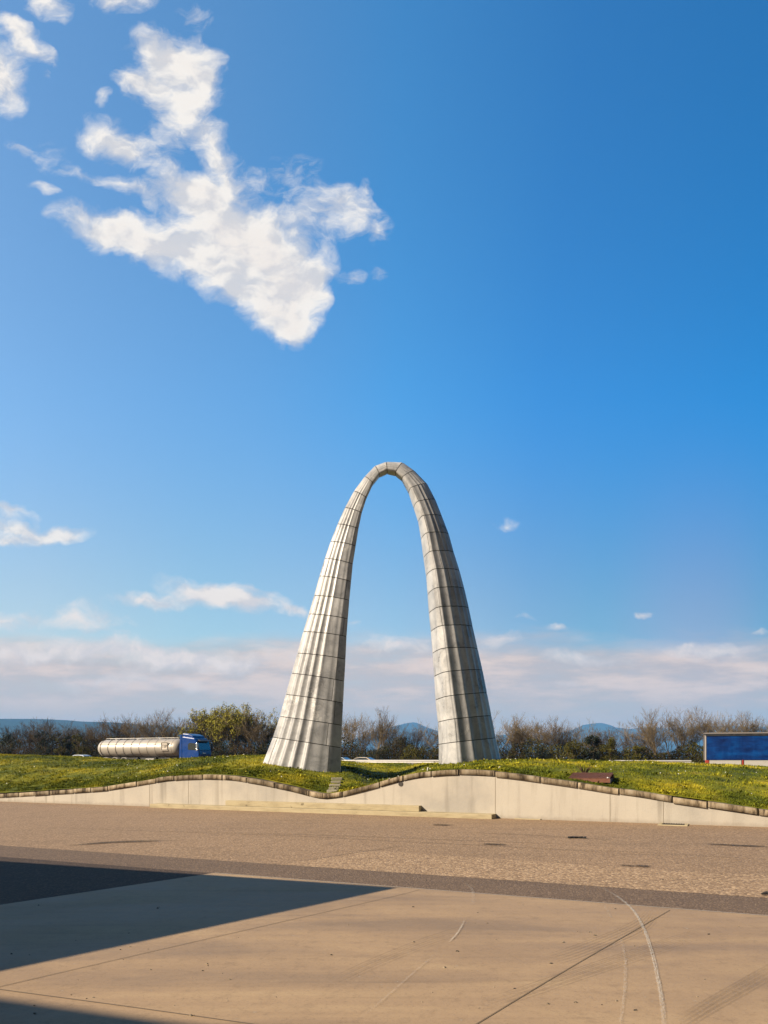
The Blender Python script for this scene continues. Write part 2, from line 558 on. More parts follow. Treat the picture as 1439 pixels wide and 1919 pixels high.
def wt(px):
    """distance along the wall of the point seen in column px"""
    u = (px - HX) / F
    # W0 + t*WD has x = u*y
    return (u * W0.y - W0.x) / (WD.x - u * WD.y)


COPE = [(0, 1488), (60, 1484), (100, 1481), (150, 1478), (200, 1474), (245, 1467), (280, 1461), (310, 1456), (340, 1453), (380, 1451.5), (410, 1452), (443, 1454.5),
        (498, 1464), (550, 1475), (590, 1485.5), (603, 1488), (617, 1488), (647, 1483), (690, 1472), (743, 1457), (770, 1451), (790, 1447.5), (833, 1443.5), (860, 1442.5),
        (887, 1443), (925, 1445), (960, 1448.5), (1060, 1462), (1143, 1475.5), (1200, 1483), (1243, 1490.5), (1343, 1505), (1439, 1519)]
ct, cz = [], []
for px, py in COPE:
    t = wt(px)
    d = (W0 + WD * t).y
    ct.append(t)
    cz.append(EYE - (py - HY) / F * d)
T0, T1 = ct[0], ct[-1]
ct = [T0 - 14, T0 - 6] + ct + [T1 + 4, T1 + 12]
cz = [0.16, 0.20] + cz + [cz[-1] - 0.12, 0.15]


def cope_z(t):
    return float(np.interp(t, ct, cz))


CREST = [(-900, 1419), (-200, 1413), (0, 1414), (120, 1418), (200, 1424.5), (300, 1424), (350, 1421), (400, 1417.5), (500, 1416), (560, 1419), (600, 1425), (640, 1431), (740, 1434), (830, 1431),
         (940, 1423.5), (1000, 1423.5), (1200, 1428), (1320, 1432), (1439, 1440), (1700, 1446), (2600, 1450)]
cpx, cpy = [c[0] for c in CREST], [c[1] + 1.2 for c in CREST]


def hill_z(t, s):
    p = W0 + WD * t + WN * s
    px = p.x / max(p.y, 4.0) * F + HX
    zc = cope_z(t) - 0.03
    S = 7.5
    q = W0 + WD * t + WN * S
    pxq = q.x / max(q.y, 4.0) * F + HX
    zt = EYE - (float(np.interp(0.5 * px + 0.5 * pxq, cpx, cpy)) - HY) / F * q.y
    hol = ss(655, 705, px) * (1 - ss(745, 815, px))          # hollow between the legs
    sh = ss(380, 480, px) * (1 - ss(545, 620, px))           # the ground rises faster to the sunlit leg
    f = 1 - (1 - min(1.0, max(s, 0) / (S + 5.5 * hol - 2.4 * sh))) ** (2.1 - 0.6 * hol)
    z = zc + (zt - zc) * f
    amp = 0.06 * min(1, max(s, 0) / 1.0)
    z += amp * (mnoise.noise(Vector((p.x * 0.7, p.y * 0.7, 1.0))) + 0.5 * mnoise.noise(Vector((p.x * 2.1, p.y * 2.1, 4.0))))
    k = ss(9.5 + 3.5 * hol, 34, s)
    return z * (1 - k) + (-0.08) * k


def hill_p(t, s):
    p = W0 + WD * t + WN * s
    return Vector((p.x, p.y, hill_z(t, s)))


def ts(x, y):
    q = Vector((x, y, 0)) - W0
    return q.dot(WD), q.dot(WN)


# ------------------------------------------------------------------ setting: ground, lot, slab
mb = MB()
mb.add([(-8800, -150, -0.1), (8800, -150, -0.1), (8800, 9200, -0.1), (-8800, 9200, -0.1)], [(0, 1, 2, 3)])
tag(mb.build('ground', M['field']), kind='structure')

mb = MB()
a, b_ = W0 - WD * 90, W1 + WD * 90
back = WN * 0.15
mb.add([a + back, b_ + back, b_ - WN * 60 + back, a - WN * 60 + back], [(3, 2, 1, 0)])
tag(mb.build('parking_lot', M['asphalt']), kind='structure')


def sheet(name, pts, z, mat):
    m_ = MB()
    m_.add([(p[0], p[1], z) for p in pts], [tuple(range(len(pts)))])
    o = m_.build(name, mat)
    if o.data.polygons[0].normal.z < 0:
        o.data.flip_normals()
    return tag(o, kind='structure')


E0, E1 = gnd(400, 1637), gnd(1439, 1718)
ED = (E1 - E0).normalized()
EN = Vector((-ED.y, ED.x, 0))
if EN.y < 0:
    EN = -EN
LD = (gnd(0, 1697) - gnd(400, 1637)).normalized()        # slab's side edge, towards the viewer
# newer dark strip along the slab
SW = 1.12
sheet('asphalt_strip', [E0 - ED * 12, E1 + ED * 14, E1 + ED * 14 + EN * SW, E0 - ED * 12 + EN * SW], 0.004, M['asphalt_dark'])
# ground beside the slab, in the shade, which is also put into its colour
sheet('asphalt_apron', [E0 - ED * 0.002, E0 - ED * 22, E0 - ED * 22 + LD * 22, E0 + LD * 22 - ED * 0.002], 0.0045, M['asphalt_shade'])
# paler patch of coarse asphalt
c0, c1 = gnd(550, 1617), gnd(720, 1591)
cd = (c1 - c0).normalized()
pat0 = E0 + EN * (SW + 0.01) + ED * ((c0 - E0).dot(ED) - 0.05)
sheet('asphalt_patch', [pat0, pat0 + ED * 22, pat0 + ED * 22 + cd * 1.9, pat0 + ED * 9 + cd * 2.6, pat0 + ED * 5.2 + cd * 1.8, pat0 + cd * 2.2], 0.004, M['asphalt_light'])
sheet('concrete_slab', [E0, E1 + ED * 16, E1 + ED * 16 + LD * 24, E0 + LD * 24], 0.008, M['slab'])


def ribbon(name, pts, w, z, mat, seed=0, kind='structure'):
    """flat strip along points with uv (length, across)"""
    P = [Vector((p[0], p[1], 0)) for p in pts]
    # resample smoothly (Catmull-Rom)
    Q = []
    for i in range(len(P) - 1):
        p0, p1, p2, p3 = P[max(i - 1, 0)], P[i], P[i + 1], P[min(i + 2, len(P) - 1)]
        for k in range(8):
            t = k / 8
            Q.append(0.5 * ((2 * p1) + (p2 - p0) * t + (2 * p0 - 5 * p1 + 4 * p2 - p3) * t * t + (3 * p1 - p0 - 3 * p2 + p3) * t ** 3))
    Q.append(P[-1])
    vs, fs, uv = [], [], []
    L = seed * 13.7
    for i, q in enumerate(Q):
        dd = (Q[min(i + 1, len(Q) - 1)] - Q[max(i - 1, 0)]).normalized()
        nn = Vector((-dd.y, dd.x, 0))
        if i:
            L += (Q[i] - Q[i - 1]).length
        for sgn in (1, -1):
            v = q + nn * (w / 2 * sgn)
            vs.append((v.x, v.y, z))
            uv.append((L, 0.5 + 0.5 * sgn))
    for i in range(len(Q) - 1):
        fs.append((2 * i, 2 * i + 1, 2 * i + 3, 2 * i + 2))
    me = bpy.data.meshes.new(name)
    me.from_pydata(vs, [], fs)
    ul = me.uv_layers.new(name='uv')
    for lp in me.loops:
        ul.data[lp.index].uv = uv[lp.vertex_index]
    me.update()
    fa = me.attributes.new('fade', 'FLOAT', 'POINT')
    nq = len(Q)
    for i in range(nq):
        e = min(i, nq - 1 - i) / nq
        for k in (0, 1):
            fa.data[2 * i + k].value = ss(0.0, 0.3, e + 0.015)
    if me.polygons[0].normal.z < 0:
        me.flip_normals()
    me.materials.append(mat)
    o = bpy.data.objects.new(name, me)
    COL.objects.link(o)
    tag(o, kind=kind)
    return o


Zm = 0.0122
jl = M['joint_line']
ribbon('slab_joint', [gnd(-60, 1866), gnd(0, 1851.5), gnd(360, 1768), gnd(720, 1685.5), gnd(786, 1669)], 0.0075, Zm, jl)
ribbon('slab_joint', [gnd(860, 1942), gnd(898, 1919), gnd(1075, 1812), gnd(1255, 1707.5)], 0.0075, Zm, jl)
ribbon('slab_joint', [gnd(-40, 1850), gnd(0, 1857), gnd(230, 1888), gnd(450, 1919), gnd(560, 1934)], 0.0075, Zm, jl)
ribbon('slab_edge', [E0 + ED * 0.02, E0 + ED * 5, E0 + ED * 10, E1 + ED * 15.5], 0.022, Zm, M['edge_line'])
Zs = 0.0163
ribbon('tyre_scuff', [gnd(1108, 1658), gnd(1150, 1678), gnd(1185, 1707), gnd(1207, 1745), gnd(1222, 1790), gnd(1234, 1845), gnd(1243, 1905), gnd(1244, 1960)], 0.036, Zs, M['scuff'], 1)
ribbon('tyre_scuff', [gnd(1132, 1697), gnd(1142, 1716), gnd(1146, 1724)], 0.03, Zs, M['scuff_soft'], 2)
ribbon('tyre_scuff', [gnd(1160, 1744), gnd(1168, 1780), gnd(1172, 1810), gnd(1170, 1860), gnd(1163, 1919), gnd(1160, 1940)], 0.028, Zs, M['scuff_soft'], 3)
ribbon('tyre_scuff', [gnd(866, 1652), gnd(884, 1668), gnd(887, 1685), gnd(885, 1701)], 0.04, Zs, M['scuff_soft'], 4)
ribbon('tyre_scuff', [gnd(872, 1725), gnd(858, 1750), gnd(840, 1770)], 0.022, Zs, M['scuff'], 5)
ribbon('tyre_scuff', [gnd(820, 1788), gnd(780, 1822), gnd(735, 1862), gnd(680, 1910)], 0.02, Zs, M['scuff_soft'], 6)
# dark curved tyre marks
for k in range(6):
    o_ = k * 5.2
    ribbon('tyre_mark', [gnd(1216 + o_ * 0.6, 1704 + o_ * 0.4), gnd(1190 + o_, 1728 + o_ * 0.5), gnd(1140 + o_, 1752 + o_ * 0.6), gnd(1060 + o_, 1782 + o_ * 0.7), gnd(1010 + o_, 1797 + o_ * 0.7)], 0.018, Zs + 0.004 + 0.0004 * k, M['tyre'], 10 + k)
for k in range(4):
    o_ = k * 7
    ribbon('tyre_mark', [gnd(1330, 1738 + o_), gnd(1240, 1766 + o_), gnd(1120, 1806 + o_), gnd(990, 1850 + o_), gnd(900, 1880 + o_)], 0.02, Zs + 0.004 + 0.0004 * k, M['tyre'], 20 + k)
for k in range(4):
    o_ = k * 9
    ribbon('tyre_mark', [gnd(1470, 1795 + o_), gnd(1400, 1835 + o_), gnd(1330, 1875 + o_), gnd(1260, 1918 + o_)], 0.025, Zs + 0.004 + 0.0004 * k, M['tyre'], 30 + k)
for k in range(3):
    o_ = k * 8
    ribbon('tyre_mark', [gnd(880, 1735 + o_), gnd(800, 1760 + o_), gnd(700, 1800 + o_), gnd(620, 1838 + o_)], 0.02, Zs + 0.004 + 0.0004 * k, M['tyre'], 40 + k)
# long tyre lines and stains on the asphalt
Za = 0.0083
ribbon('tyre_mark', [gnd(20, 1549), gnd(220, 1556), gnd(520, 1566), gnd(720, 1576), gnd(1000, 1590), gnd(1439, 1617)], 0.13, Za, M['tyre'], 50)
ribbon('tyre_mark', [gnd(300, 1557), gnd(640, 1567), gnd(900, 1577), gnd(1100, 1583)], 0.16, Za + 0.0005, M['tyre'], 51)
ribbon('tyre_mark', [gnd(1000, 1591), gnd(1200, 1598), gnd(1500, 1615)], 0.10, Za + 0.001, M['tyre'], 52)
ribbon('oil_stain', [gnd(120, 1586), gnd(200, 1580), gnd(250, 1578), gnd(310, 1577)], 0.3, Za + 0.0045, M['oil'], 70)
ribbon('tyre_mark', [gnd(130, 1585), gnd(240, 1576), gnd(350, 1576)], 0.14, Za + 0.0005, M['tyre'], 53)
ribbon('tyre_mark', [gnd(860, 1560), gnd(1000, 1566), gnd(1180, 1577)], 0.2, Za + 0.0015, M['tyre'], 54)
ribbon('crack_line', [c0, c0.lerp(c1, 0.5), c1, c1 + cd * 0.7], 0.035, Za + 0.002, M['oil'], 55)
for i, (a_, b2, c2, w) in enumerate([((808, 1546), (828, 1546.5), (846, 1547.5), 0.42), ((903, 1582), (925, 1583), (952, 1584), 0.3), ((1190, 1622), (1205, 1624), (1220, 1625), 0.28),
                                    ((1320, 1582), (1380, 1585), (1450, 1588), 0.3), ((1160, 1622), (1175, 1623), (1190, 1624), 0.18)]):
    ribbon('oil_stain', [gnd(*a_), gnd(*b2), gnd(*c2)], w, Za + 0.0025, M['oil'], 60 + i)

# grit lying on the concrete and asphalt
vs, fs, tn = [], [], []
for i in range(110):
    if i < 85:
        p = gnd(rng.uniform(10, 1430), rng.uniform(1690, 1915))
        z0 = 0.008
    else:
        p = gnd(rng.uniform(10, 1430), rng.uniform(1560, 1660))
        z0 = 0.008
    r = rng.choice([0.003, 0.004, 0.006, 0.009]) * rng.uniform(0.8, 1.3)
    n0 = len(vs)
    ang = rng.uniform(0, 6.28)
    for k in range(6):
        t = ang + k * math.pi / 3
        rr = r * rng.uniform(0.7, 1.3)
        vs.append((p.x + rr * math.cos(t) * 1.5, p.y + rr * math.sin(t), z0 - 0.002))
    for k in range(6):
        t = ang + k * math.pi / 3
        rr = r * rng.uniform(0.3, 0.7)
        vs.append((p.x + rr * math.cos(t) * 1.5, p.y + rr * math.sin(t), z0 + r * rng.uniform(0.5, 1.0)))
    for k in range(6):
        fs.append((n0 + k, n0 + (k + 1) % 6, n0 + 6 + (k + 1) % 6, n0 + 6 + k))
    fs.append((n0 + 6, n0 + 7, n0 + 8, n0 + 9))
    fs.append((n0 + 6, n0 + 9, n0 + 10, n0 + 11))
np_mesh_o = np_mesh('grit', vs, fs, M['pebble'], rng.uniform(0, 1, len(fs)))
tag(np_mesh_o, kind='stuff')

# ------------------------------------------------------------------ retaining wall
wall = empty('retaining_wall', W0, WPHI)
tag(wall, 'long cream concrete retaining wall with a wavy brown coping in front of the grass', 'retaining wall')
tt = sorted(set([T0 - 13.9] + list(np.arange(T0 - 13, T1 + 11, 0.25)) + [T1 + 11.9]))
vs, fs = [], []
for t in tt:
    z = cope_z(t) - 0.145
    z = max(z, 0.01)
    for y, zz in ((0.0, -0.05), (0.0, z), (0.32, z), (0.32, -0.05)):
        vs.append((t, y, zz))
for i in range(len(tt) - 1):
    for k in range(3):
        fs.append((4 * i + k, 4 * i + k + 1, 4 * i + 5 + k, 4 * i + 4 + k))
m_ = MB()
m_.add(vs, [f[::-1] for f in fs])
m_.build('wall_face', M['wallconc'], wall)
# vertical cast joints as thin recessed dark lines are grooves of the face: built as narrow proud fillets
# coping: separate stones with small gaps, one mesh
vs, fs, tone = [], [], []
t = T0 - 13.9
k = 0
while t < T1 + 11.5:
    L = random.uniform(0.7, 1.25)
    a0, a1 = t + 0.018, t + L - 0.018
    n = 4
    n0 = len(vs)
    dz = random.uniform(-0.012, 0.012)
    dy = random.uniform(-0.012, 0.012)
    for i in range(n + 1):
        x = a0 + (a1 - a0) * i / n
        z = cope_z(x) + dz
        for y, zz in ((-0.035 + dy, z - 0.14), (-0.035 + dy, z - 0.012), (-0.022 + dy, z), (0.36, z), (0.36, z - 0.14)):
            vs.append((x, y, zz))
    tv = random.random()
    for i in range(n):
        for j in range(5):
            j2 = (j + 1) % 5
            fs.append((n0 + 5 * i + j, n0 + 5 * (i + 1) + j, n0 + 5 * (i + 1) + j2, n0 + 5 * i + j2))
            tone.append(tv)
    for e in (0, n):
        q = [n0 + 5 * e + j for j in range(5)]
        fs.append((q[0], q[1], q[2], q[2]) if False else (q[0], q[1], q[3], q[4]))
        tone.append(tv)
    t += L
cop = np_mesh('coping', vs, fs, M['coping'], tone)
cop.parent = wall
# two low ledges at the foot of the wall
m_ = MB()
ta, tb = wt(297), wt(930)
m_.box(((ta + tb) / 2, -0.2, 0.05), (tb - ta, 0.44, 0.14))
m_.build('ledge', M['ledge'], wall, bevel=0.012)
m_ = MB()
ta, tb = wt(429), wt(790)
m_.box(((ta + tb) / 2, -0.085, 0.2), (tb - ta, 0.21, 0.162))
m_.build('ledge', M['ledge'], wall, bevel=0.012)
# joints in the wall face: narrow dark sealant strips 3 mm proud
m_ = MB()
for px in (280, 353, 928, 1143, 1243):
    t = wt(px)
    z1 = cope_z(t) - 0.15
    z0 = 0.28 if 429 < px < 790 else (0.13 if 297 < px < 930 else 0.0)
    m_.box((t, 0.004, (z0 + z1) / 2), (0.012, 0.014, z1 - z0))
m_.build('joint_strip', M['strip'], wall)
# drain pipe in the wall
tp = wt(751)
dp = (W0 + WD * tp).y
zp = EYE - (1469 - HY) / F * dp
m_ = MB()
m_.lathe([(-0.012, 0.055), (-0.012, 0.07), (0.05, 0.07), (0.05, 0.0001)], 'y', 20, (tp, 0, zp))
dpipe = m_.build('drain_pipe', M['iron'], wall, smooth=False)
m_ = MB()
m_.lathe([(-0.005, 0.0001), (-0.005, 0.054), (0.04, 0.054)], 'y', 20, (tp, 0, zp))
m_.build('pipe_mouth', M['iron'], dpipe)

# ------------------------------------------------------------------ grassy mound
tg = list(np.arange(T0 - 60, T0 - 14, 1.5)) + list(np.arange(T0 - 14, T1 + 3, 0.22)) + list(np.arange(T1 + 3, T1 + 40, 1.5))
sg = list(np.arange(0.2, 13, 0.25)) + list(np.arange(13, 40, 1.5))
vs = [hill_p(t, s) for t in tg for s in sg]
ns_ = len(sg)
fs = [(i * ns_ + j, (i + 1) * ns_ + j, (i + 1) * ns_ + j + 1, i * ns_ + j + 1) for i in range(len(tg) - 1) for j in range(ns_ - 1)]
o = np_mesh('grass_mound', [tuple(v) for v in vs], fs, M['grass'], np.full(len(fs), 0.3))
o.data.shade_smooth()
tag(o, kind='structure')

# blades of grass on the mound
NB = 290000
t_ = rng.uniform(T0 - 16, T1 + 6, NB * 3)
s_ = np.where(rng.uniform(0, 1, NB * 3) < 0.24, 0.29 + rng.uniform(0, 1, NB * 3) ** 1.5 * 1.1, 0.38 + rng.uniform(0, 1, NB * 3) ** 1.2 * 15.0)
# bilinear lookup of the height from a table (hill_z is slow)
tgrid = np.arange(T0 - 16.4, T1 + 6.6, 0.2)
sgrid = np.arange(0.2, 16.2, 0.2)
tab = np.array([[hill_z(t, s) for s in sgrid] for t in tgrid])


def hz(t, s):
    i = np.clip((t - tgrid[0]) / 0.2, 0, len(tgrid) - 1.001)
    j = np.clip((s - sgrid[0]) / 0.2, 0, len(sgrid) - 1.001)
    i0, j0 = i.astype(int), j.astype(int)
    fi, fj = i - i0, j - j0
    return (tab[i0, j0] * (1 - fi) * (1 - fj) + tab[i0 + 1, j0] * fi * (1 - fj) + tab[i0, j0 + 1] * (1 - fi) * fj + tab[i0 + 1, j0 + 1] * fi * fj)


X = W0.x + WD.x * t_ + WN.x * s_
Y = W0.y + WD.y * t_ + WN.y * s_
keep = (np.abs(X / Y) < 0.54)
t_, s_, X, Y = t_[keep][:NB], s_[keep][:NB], X[keep][:NB], Y[keep][:NB]
Z = hz(t_, s_) - 0.01
n = len(X)
clump = np.array([mnoise.noise(Vector((x * 1.7, y * 1.7, 9.0))) + 0.6 * mnoise.noise(Vector((x * 4.5, y * 4.5, 2.0))) for x, y in zip(X, Y)])
h = (0.028 + 0.032 * rng.uniform(0, 1, n)) * np.clip(1.0 + 0.9 * clump, 0.35, 2.2)
az = rng.uniform(0, 2 * np.pi, n)
wd = rng.uniform(0.008, 0.019, n)
ln = rng.uniform(0.2, 0.9, n) * h
la = rng.uniform(0, 2 * np.pi, n)
V = np.zeros((n, 3, 3))
V[:, 0] = np.stack([X - np.cos(az) * wd, Y - np.sin(az) * wd, Z], 1)
V[:, 1] = np.stack([X + np.cos(az) * wd, Y + np.sin(az) * wd, Z], 1)
V[:, 2] = np.stack([X + np.cos(la) * ln, Y + np.sin(la) * ln, Z + h], 1)
o = np_mesh('grass', V.reshape(-1, 3), np.arange(n * 3).reshape(-1, 3), M['grass'], np.clip(0.5 + 0.35 * clump + rng.normal(0, 0.2, n), 0, 1))
tag(o, kind='stuff')
# broad-leaved weeds and tall tufts poking over the coping
vs, fs, tone = [], [], []
for i in range(2600):
    t = rng.uniform(T0 - 2, T1 + 2)
    s = 0.33 + rng.uniform(0, 1) ** 2 * 9
    p = W0 + WD * t + WN * s
    if mnoise.noise(Vector((p.x * 0.8, p.y * 0.8, 33))) < 0.05:
        continue
    z = float(hz(np.array([t]), np.array([s]))[0])
    for k in range(6):
        a_ = rng.uniform(0, 6.28)
        L = rng.uniform(0.04, 0.10)
        w = rng.uniform(0.012, 0.028)
        b0 = Vector((p.x + rng.normal(0, 0.03), p.y + rng.normal(0, 0.03), z))
        tip = b0 + Vector((math.cos(a_) * L * 0.8, math.sin(a_) * L * 0.8, L * rng.uniform(0.5, 1.0)))
        mid = b0.lerp(tip, 0.5) + Vector((0, 0, L * 0.15))
        sd = Vector((-math.sin(a_), math.cos(a_), 0)) * w
        n0 = len(vs)
        vs += [tuple(b0), tuple(mid + sd), tuple(tip), tuple(mid - sd)]
        fs.append((n0, n0 + 1, n0 + 2, n0 + 3))
        tone.append(rng.uniform(0.3, 1))
o = np_mesh('weeds', vs, fs, M['grass'], tone)
tag(o, kind='stuff')


def flowers(name, count, mat, r0, r1, seed):
    g = np.random.default_rng(seed)
    vs, fs = [], []
    for i in range(count):
        t = g.uniform(T0 - 2, T1 + 2)
        s = 0.5 + g.uniform(0, 1) * 8
        p = W0 + WD * t + WN * s
        if mnoise.noise(Vector((p.x * 0.35, p.y * 0.35, seed))) < -0.1:
            continue
        z = float(hz(np.array([t]), np.array([s]))[0]) + g.uniform(0.05, 0.10)
        r = g.uniform(r0, r1)
        n0 = len(vs)
        for k in range(6):
            a_ = k * math.pi / 3
            vs.append((p.x + r * math.cos(a_), p.y + r * math.sin(a_) * 0.5, z + r * math.sin(a_) * 0.8 * g.uniform(0.7, 1.2)))
        fs.append((n0, n0 + 1, n0 + 2, n0 + 3))
        fs.append((n0, n0 + 3, n0 + 4, n0 + 5))
    return tag(np_mesh(name, vs, fs, mat), kind='stuff')


flowers('daisies', 130, M['flower'], 0.008, 0.02, 5)
flowers('dandelions', 130, M['flower_y'], 0.008, 0.02, 8)

# stone steps in the hollow
steps = empty('stone_steps', hill_p(wt(612), 0.9))
tag(steps, 'flight of small pale stone steps half overgrown in the grassy hollow', 'steps')
tA = wt(612)
for i in range(5):
    base = W0 + WD * tA + WN * 0.4
    p = base + Vector((-0.4, 1.0, 0)).normalized() * (0.42 * i) + Vector((0.16 * i, 0, 0))
    t, s = ts(p.x, p.y)
    z = hill_z(t, s)
    m_ = MB()
    m_.box((p.x, p.y, z - 0.02), (0.34 - 0.03 * (i % 2), 0.22, 0.15), Matrix.Rotation(R(-6 + 3 * i), 3, 'Z'))
    st = m_.build('step', M['stone'], None, bevel=0.012)
    st.parent = steps
    st.matrix_parent_inverse = Matrix.Translation(steps.location).inverted()

# rusty hatch on the grass, stub pipe, marker
t, s = wt(1098), 0.75
pc = hill_p(t, s)
hatch = empty('access_hatch', pc + Vector((0, 0, 0.05)), WPHI)
tag(hatch, 'rusty brown corrugated metal hatch lying on the grass behind the wall', 'hatch')
m_ = MB()
n = 168
vs, fs = [], []
for i in range(n + 1):
    x = -0.52 + 1.04 * i / n
    dz = 0.007 * math.sin(i * math.pi / 3)
    vs += [(x, -0.33, 0.012 + dz), (x, 0.33, 0.142 + dz), (x, 0.33, 0.132 + dz), (x, -0.33, 0.002 + dz)]
for i in range(n):
    for k in range(4):
        fs.append((4 * i + k, 4 * i + 4 + k, 4 * i + 4 + (k + 1) % 4, 4 * i + (k + 1) % 4))
fs += [(0, 1, 2, 3), (4 * n + 3, 4 * n + 2, 4 * n + 1, 4 * n)]
m_.add(vs, fs)
m_.build('lid', M['rust'], hatch)
m_ = MB()
m_.box((0, -0.30, -0.05), (1.06, 0.05, 0.1))
m_.box((0, 0.32, 0.0), (1.06, 0.05, 0.22))
m_.box((-0.5, 0, -0.04), (0.05, 0.56, 0.1))
m_.box((0.5, 0, -0.04), (0.05, 0.56, 0.1))
m_.build('frame', M['rust'], hatch)
for nm, px, s, hh, rr, lab in (('vent_pipe', 1137, 0.5, 0.15, 0.032, 'short bent white pipe stub beside the rusty hatch'),
                              ('marker_stub', 791, 0.42, 0.14, 0.018, 'tiny white stub standing behind the coping near the darker arch leg')):
    p = hill_p(wt(px), s)
    m_ = MB()
    if nm == 'vent_pipe':
        m_.tube([(0, 0, -0.1), (0, 0, hh * 0.7), (-0.02, -0.01, hh), (-0.07, -0.02, hh + 0.02)], rr, 10)
    else:
        m_.tube([(0, 0, -0.1), (0.0, 0, hh * 0.6), (0.012, 0, hh)], [rr, rr, rr * 0.8], 8)
    tag(m_.build(nm, M['white'], None, smooth=False, loc=p), lab, 'pipe' if nm == 'vent_pipe' else 'marker')
# dry plant behind the hatch
m_ = MB()
p = hill_p(wt(1078), 1.35)
for i in range(40):
    a_ = random.uniform(0, 6.28)
    l = random.uniform(0.1, 0.3)
    m_.tube([(0, 0, -0.02), (math.cos(a_) * l * 0.4, math.sin(a_) * l * 0.4, l * 0.6), (math.cos(a_) * l * 0.8, math.sin(a_) * l * 0.8, l)], [0.012, 0.01, 0.004], 4)
tag(m_.build('dry_plant', M['bark_brown'], None, loc=p), 'small dry brown plant growing just behind the rusty hatch', 'plant')

# drains by the wall


def drain(px, py, w, dpt, rot, label):
    p = gnd(px, py)
    d = empty('drain_cover', (p.x, p.y, 0.0), rot)
    tag(d, label, 'drain cover', 'drain covers at the foot of the wall')
    fr = MB()
    for x, y, sx, sy in ((0, dpt / 2, w + 0.16, 0.08), (0, -dpt / 2, w + 0.16, 0.08), (-w / 2 - 0.04, 0, 0.08, dpt - 0.08), (w / 2 + 0.04, 0, 0.08, dpt - 0.08)):
        fr.box((x, y, 0.006), (sx, sy, 0.028))
    fr.build('frame', M['ledge'], d, bevel=0.004)
    g = MB()
    g.box((0, 0, 0.006), (w - 0.004, dpt - 0.084, 0.006))
    for i in range(9):
        g.box((-w / 2 + (i + 0.5) * w / 9, 0, 0.013), (w / 18, dpt - 0.1, 0.012))
    g.build('grate', M['iron'], d)


drain(1262, 1545.5, 0.5, 0.6, WPHI, 'square drain grate in a broken pale frame by the bare wall')
drain(992, 1534.5, 0.52, 0.4, WPHI, 'drain grate close to the end of the wall ledge')
# scrap on the asphalt
p = gnd(1081, 1571)
m_ = MB()
for i in range(7):
    m_.box((-0.16 + i * 0.052 + random.uniform(-.006, .006), random.uniform(-.02, .02), 0.018), (0.045, random.uniform(.04, .09), 0.03), Matrix.Rotation(random.uniform(-.5, .5), 3, 'Z'))
m_.box((0, 0, 0.008), (0.36, 0.03, 0.012))
tag(m_.build('rubber_scrap', M['rubber'], None, loc=(p.x, p.y, 0.003)), 'flattened strip of black rubber scrap on the asphalt', 'scrap')
p = gnd(1437, 1679)
m_ = MB()
m_.tube([(-0.06, 0, 0.02), (0.0, 0.01, 0.028), (0.05, -0.01, 0.022), (0.09, 0.0, 0.02)], [0.012, 0.02, 0.018, 0.01], 7)
tag(m_.build('rubber_scrap', M['rubber'], None, loc=(p.x, p.y, 0.004)), 'small black scrap at the edge of the dark asphalt strip', 'scrap')

# ------------------------------------------------------------------ the arch
AD = 26.5
ST = [((499, 1421), (641, 1440)), ((514, 1382), (641.3, 1401.8)), ((526.5, 1343.5), (642.8, 1360.8)), ((537.2, 1302.7), (644.6, 1319.7)), ((548.0, 1263.3), (646.6, 1279.6)),
      ((558.4, 1225.8), (648.7, 1238.8)), ((569.3, 1185.7), (650.5, 1196.6)), ((579.4, 1152.8), (652.8, 1163.8)), ((589.4, 1118.2), (655.4, 1129.2)), ((599.4, 1081.5), (658.6, 1094)),
      ((609.2, 1048.5), (661.7, 1061)), ((620, 1016.8), (667, 1027.2)), ((633, 983.8), (672.1, 994.2)), ((646.5, 952.5), (678.2, 964.7)), ((663.4, 921), (687, 936)),
      ((683.5, 893.5), (699, 909)), ((702.5, 873.5), (711, 892.5)), ((723.5, 865.5), (725.5, 885.5)), ((754.5, 866.5), (741, 889)),
      ((776.5, 881.8), (753, 898.6)), ((800.7, 906.5), (766, 921.2)), ((816.3, 936), (775.5, 948.5)), ((828.5, 966.5), (784, 974.5)), ((841.6, 1000), (789.4, 1007.2)), ((851, 1034), (794, 1042.8)),
      ((862, 1068.5), (799, 1075.8)), ((871, 1102), (802, 1111)), ((879.5, 1138.3), (804.6, 1146.5)), ((886.7, 1173), (808.3, 1181)), ((896.2, 1215), (811.4, 1222.2)), ((905.5, 1255), (814.7, 1266)),
      ((914, 1298), (817.4, 1310.6)), ((922.3, 1340.7), (822, 1352.6)), ((930.5, 1382.7), (823.8, 1394.5)), ((940.5, 1424), (824, 1437))]
NS = len(ST)
mid_i = 17.5
arch = empty('marble_arch', at(720, 1432, AD))
tag(arch, 'tall tapering arch of fluted grey marble slabs standing on the grass mound', 'arch')
AINV = Matrix.Translation(arch.location).inverted()
frames = []
for i, (o_, n_) in enumerate(ST):
    po, pi = at(o_[0], o_[1], AD), at(n_[0], n_[1], AD)
    frames.append((po, pi))
# buried extension at both feet
f0 = (frames[0][0] + (frames[0][0] - frames[1][0]) * 0.75, frames[0][1] + (frames[0][1] - frames[1][1]) * 0.75)
f1 = (frames[-1][0] + (frames[-1][0] - frames[-2][0]) * 0.75, frames[-1][1] + (frames[-1][1] - frames[-2][1]) * 0.75)
frames[0], frames[-1] = f0, f1
NF_OUT = 7


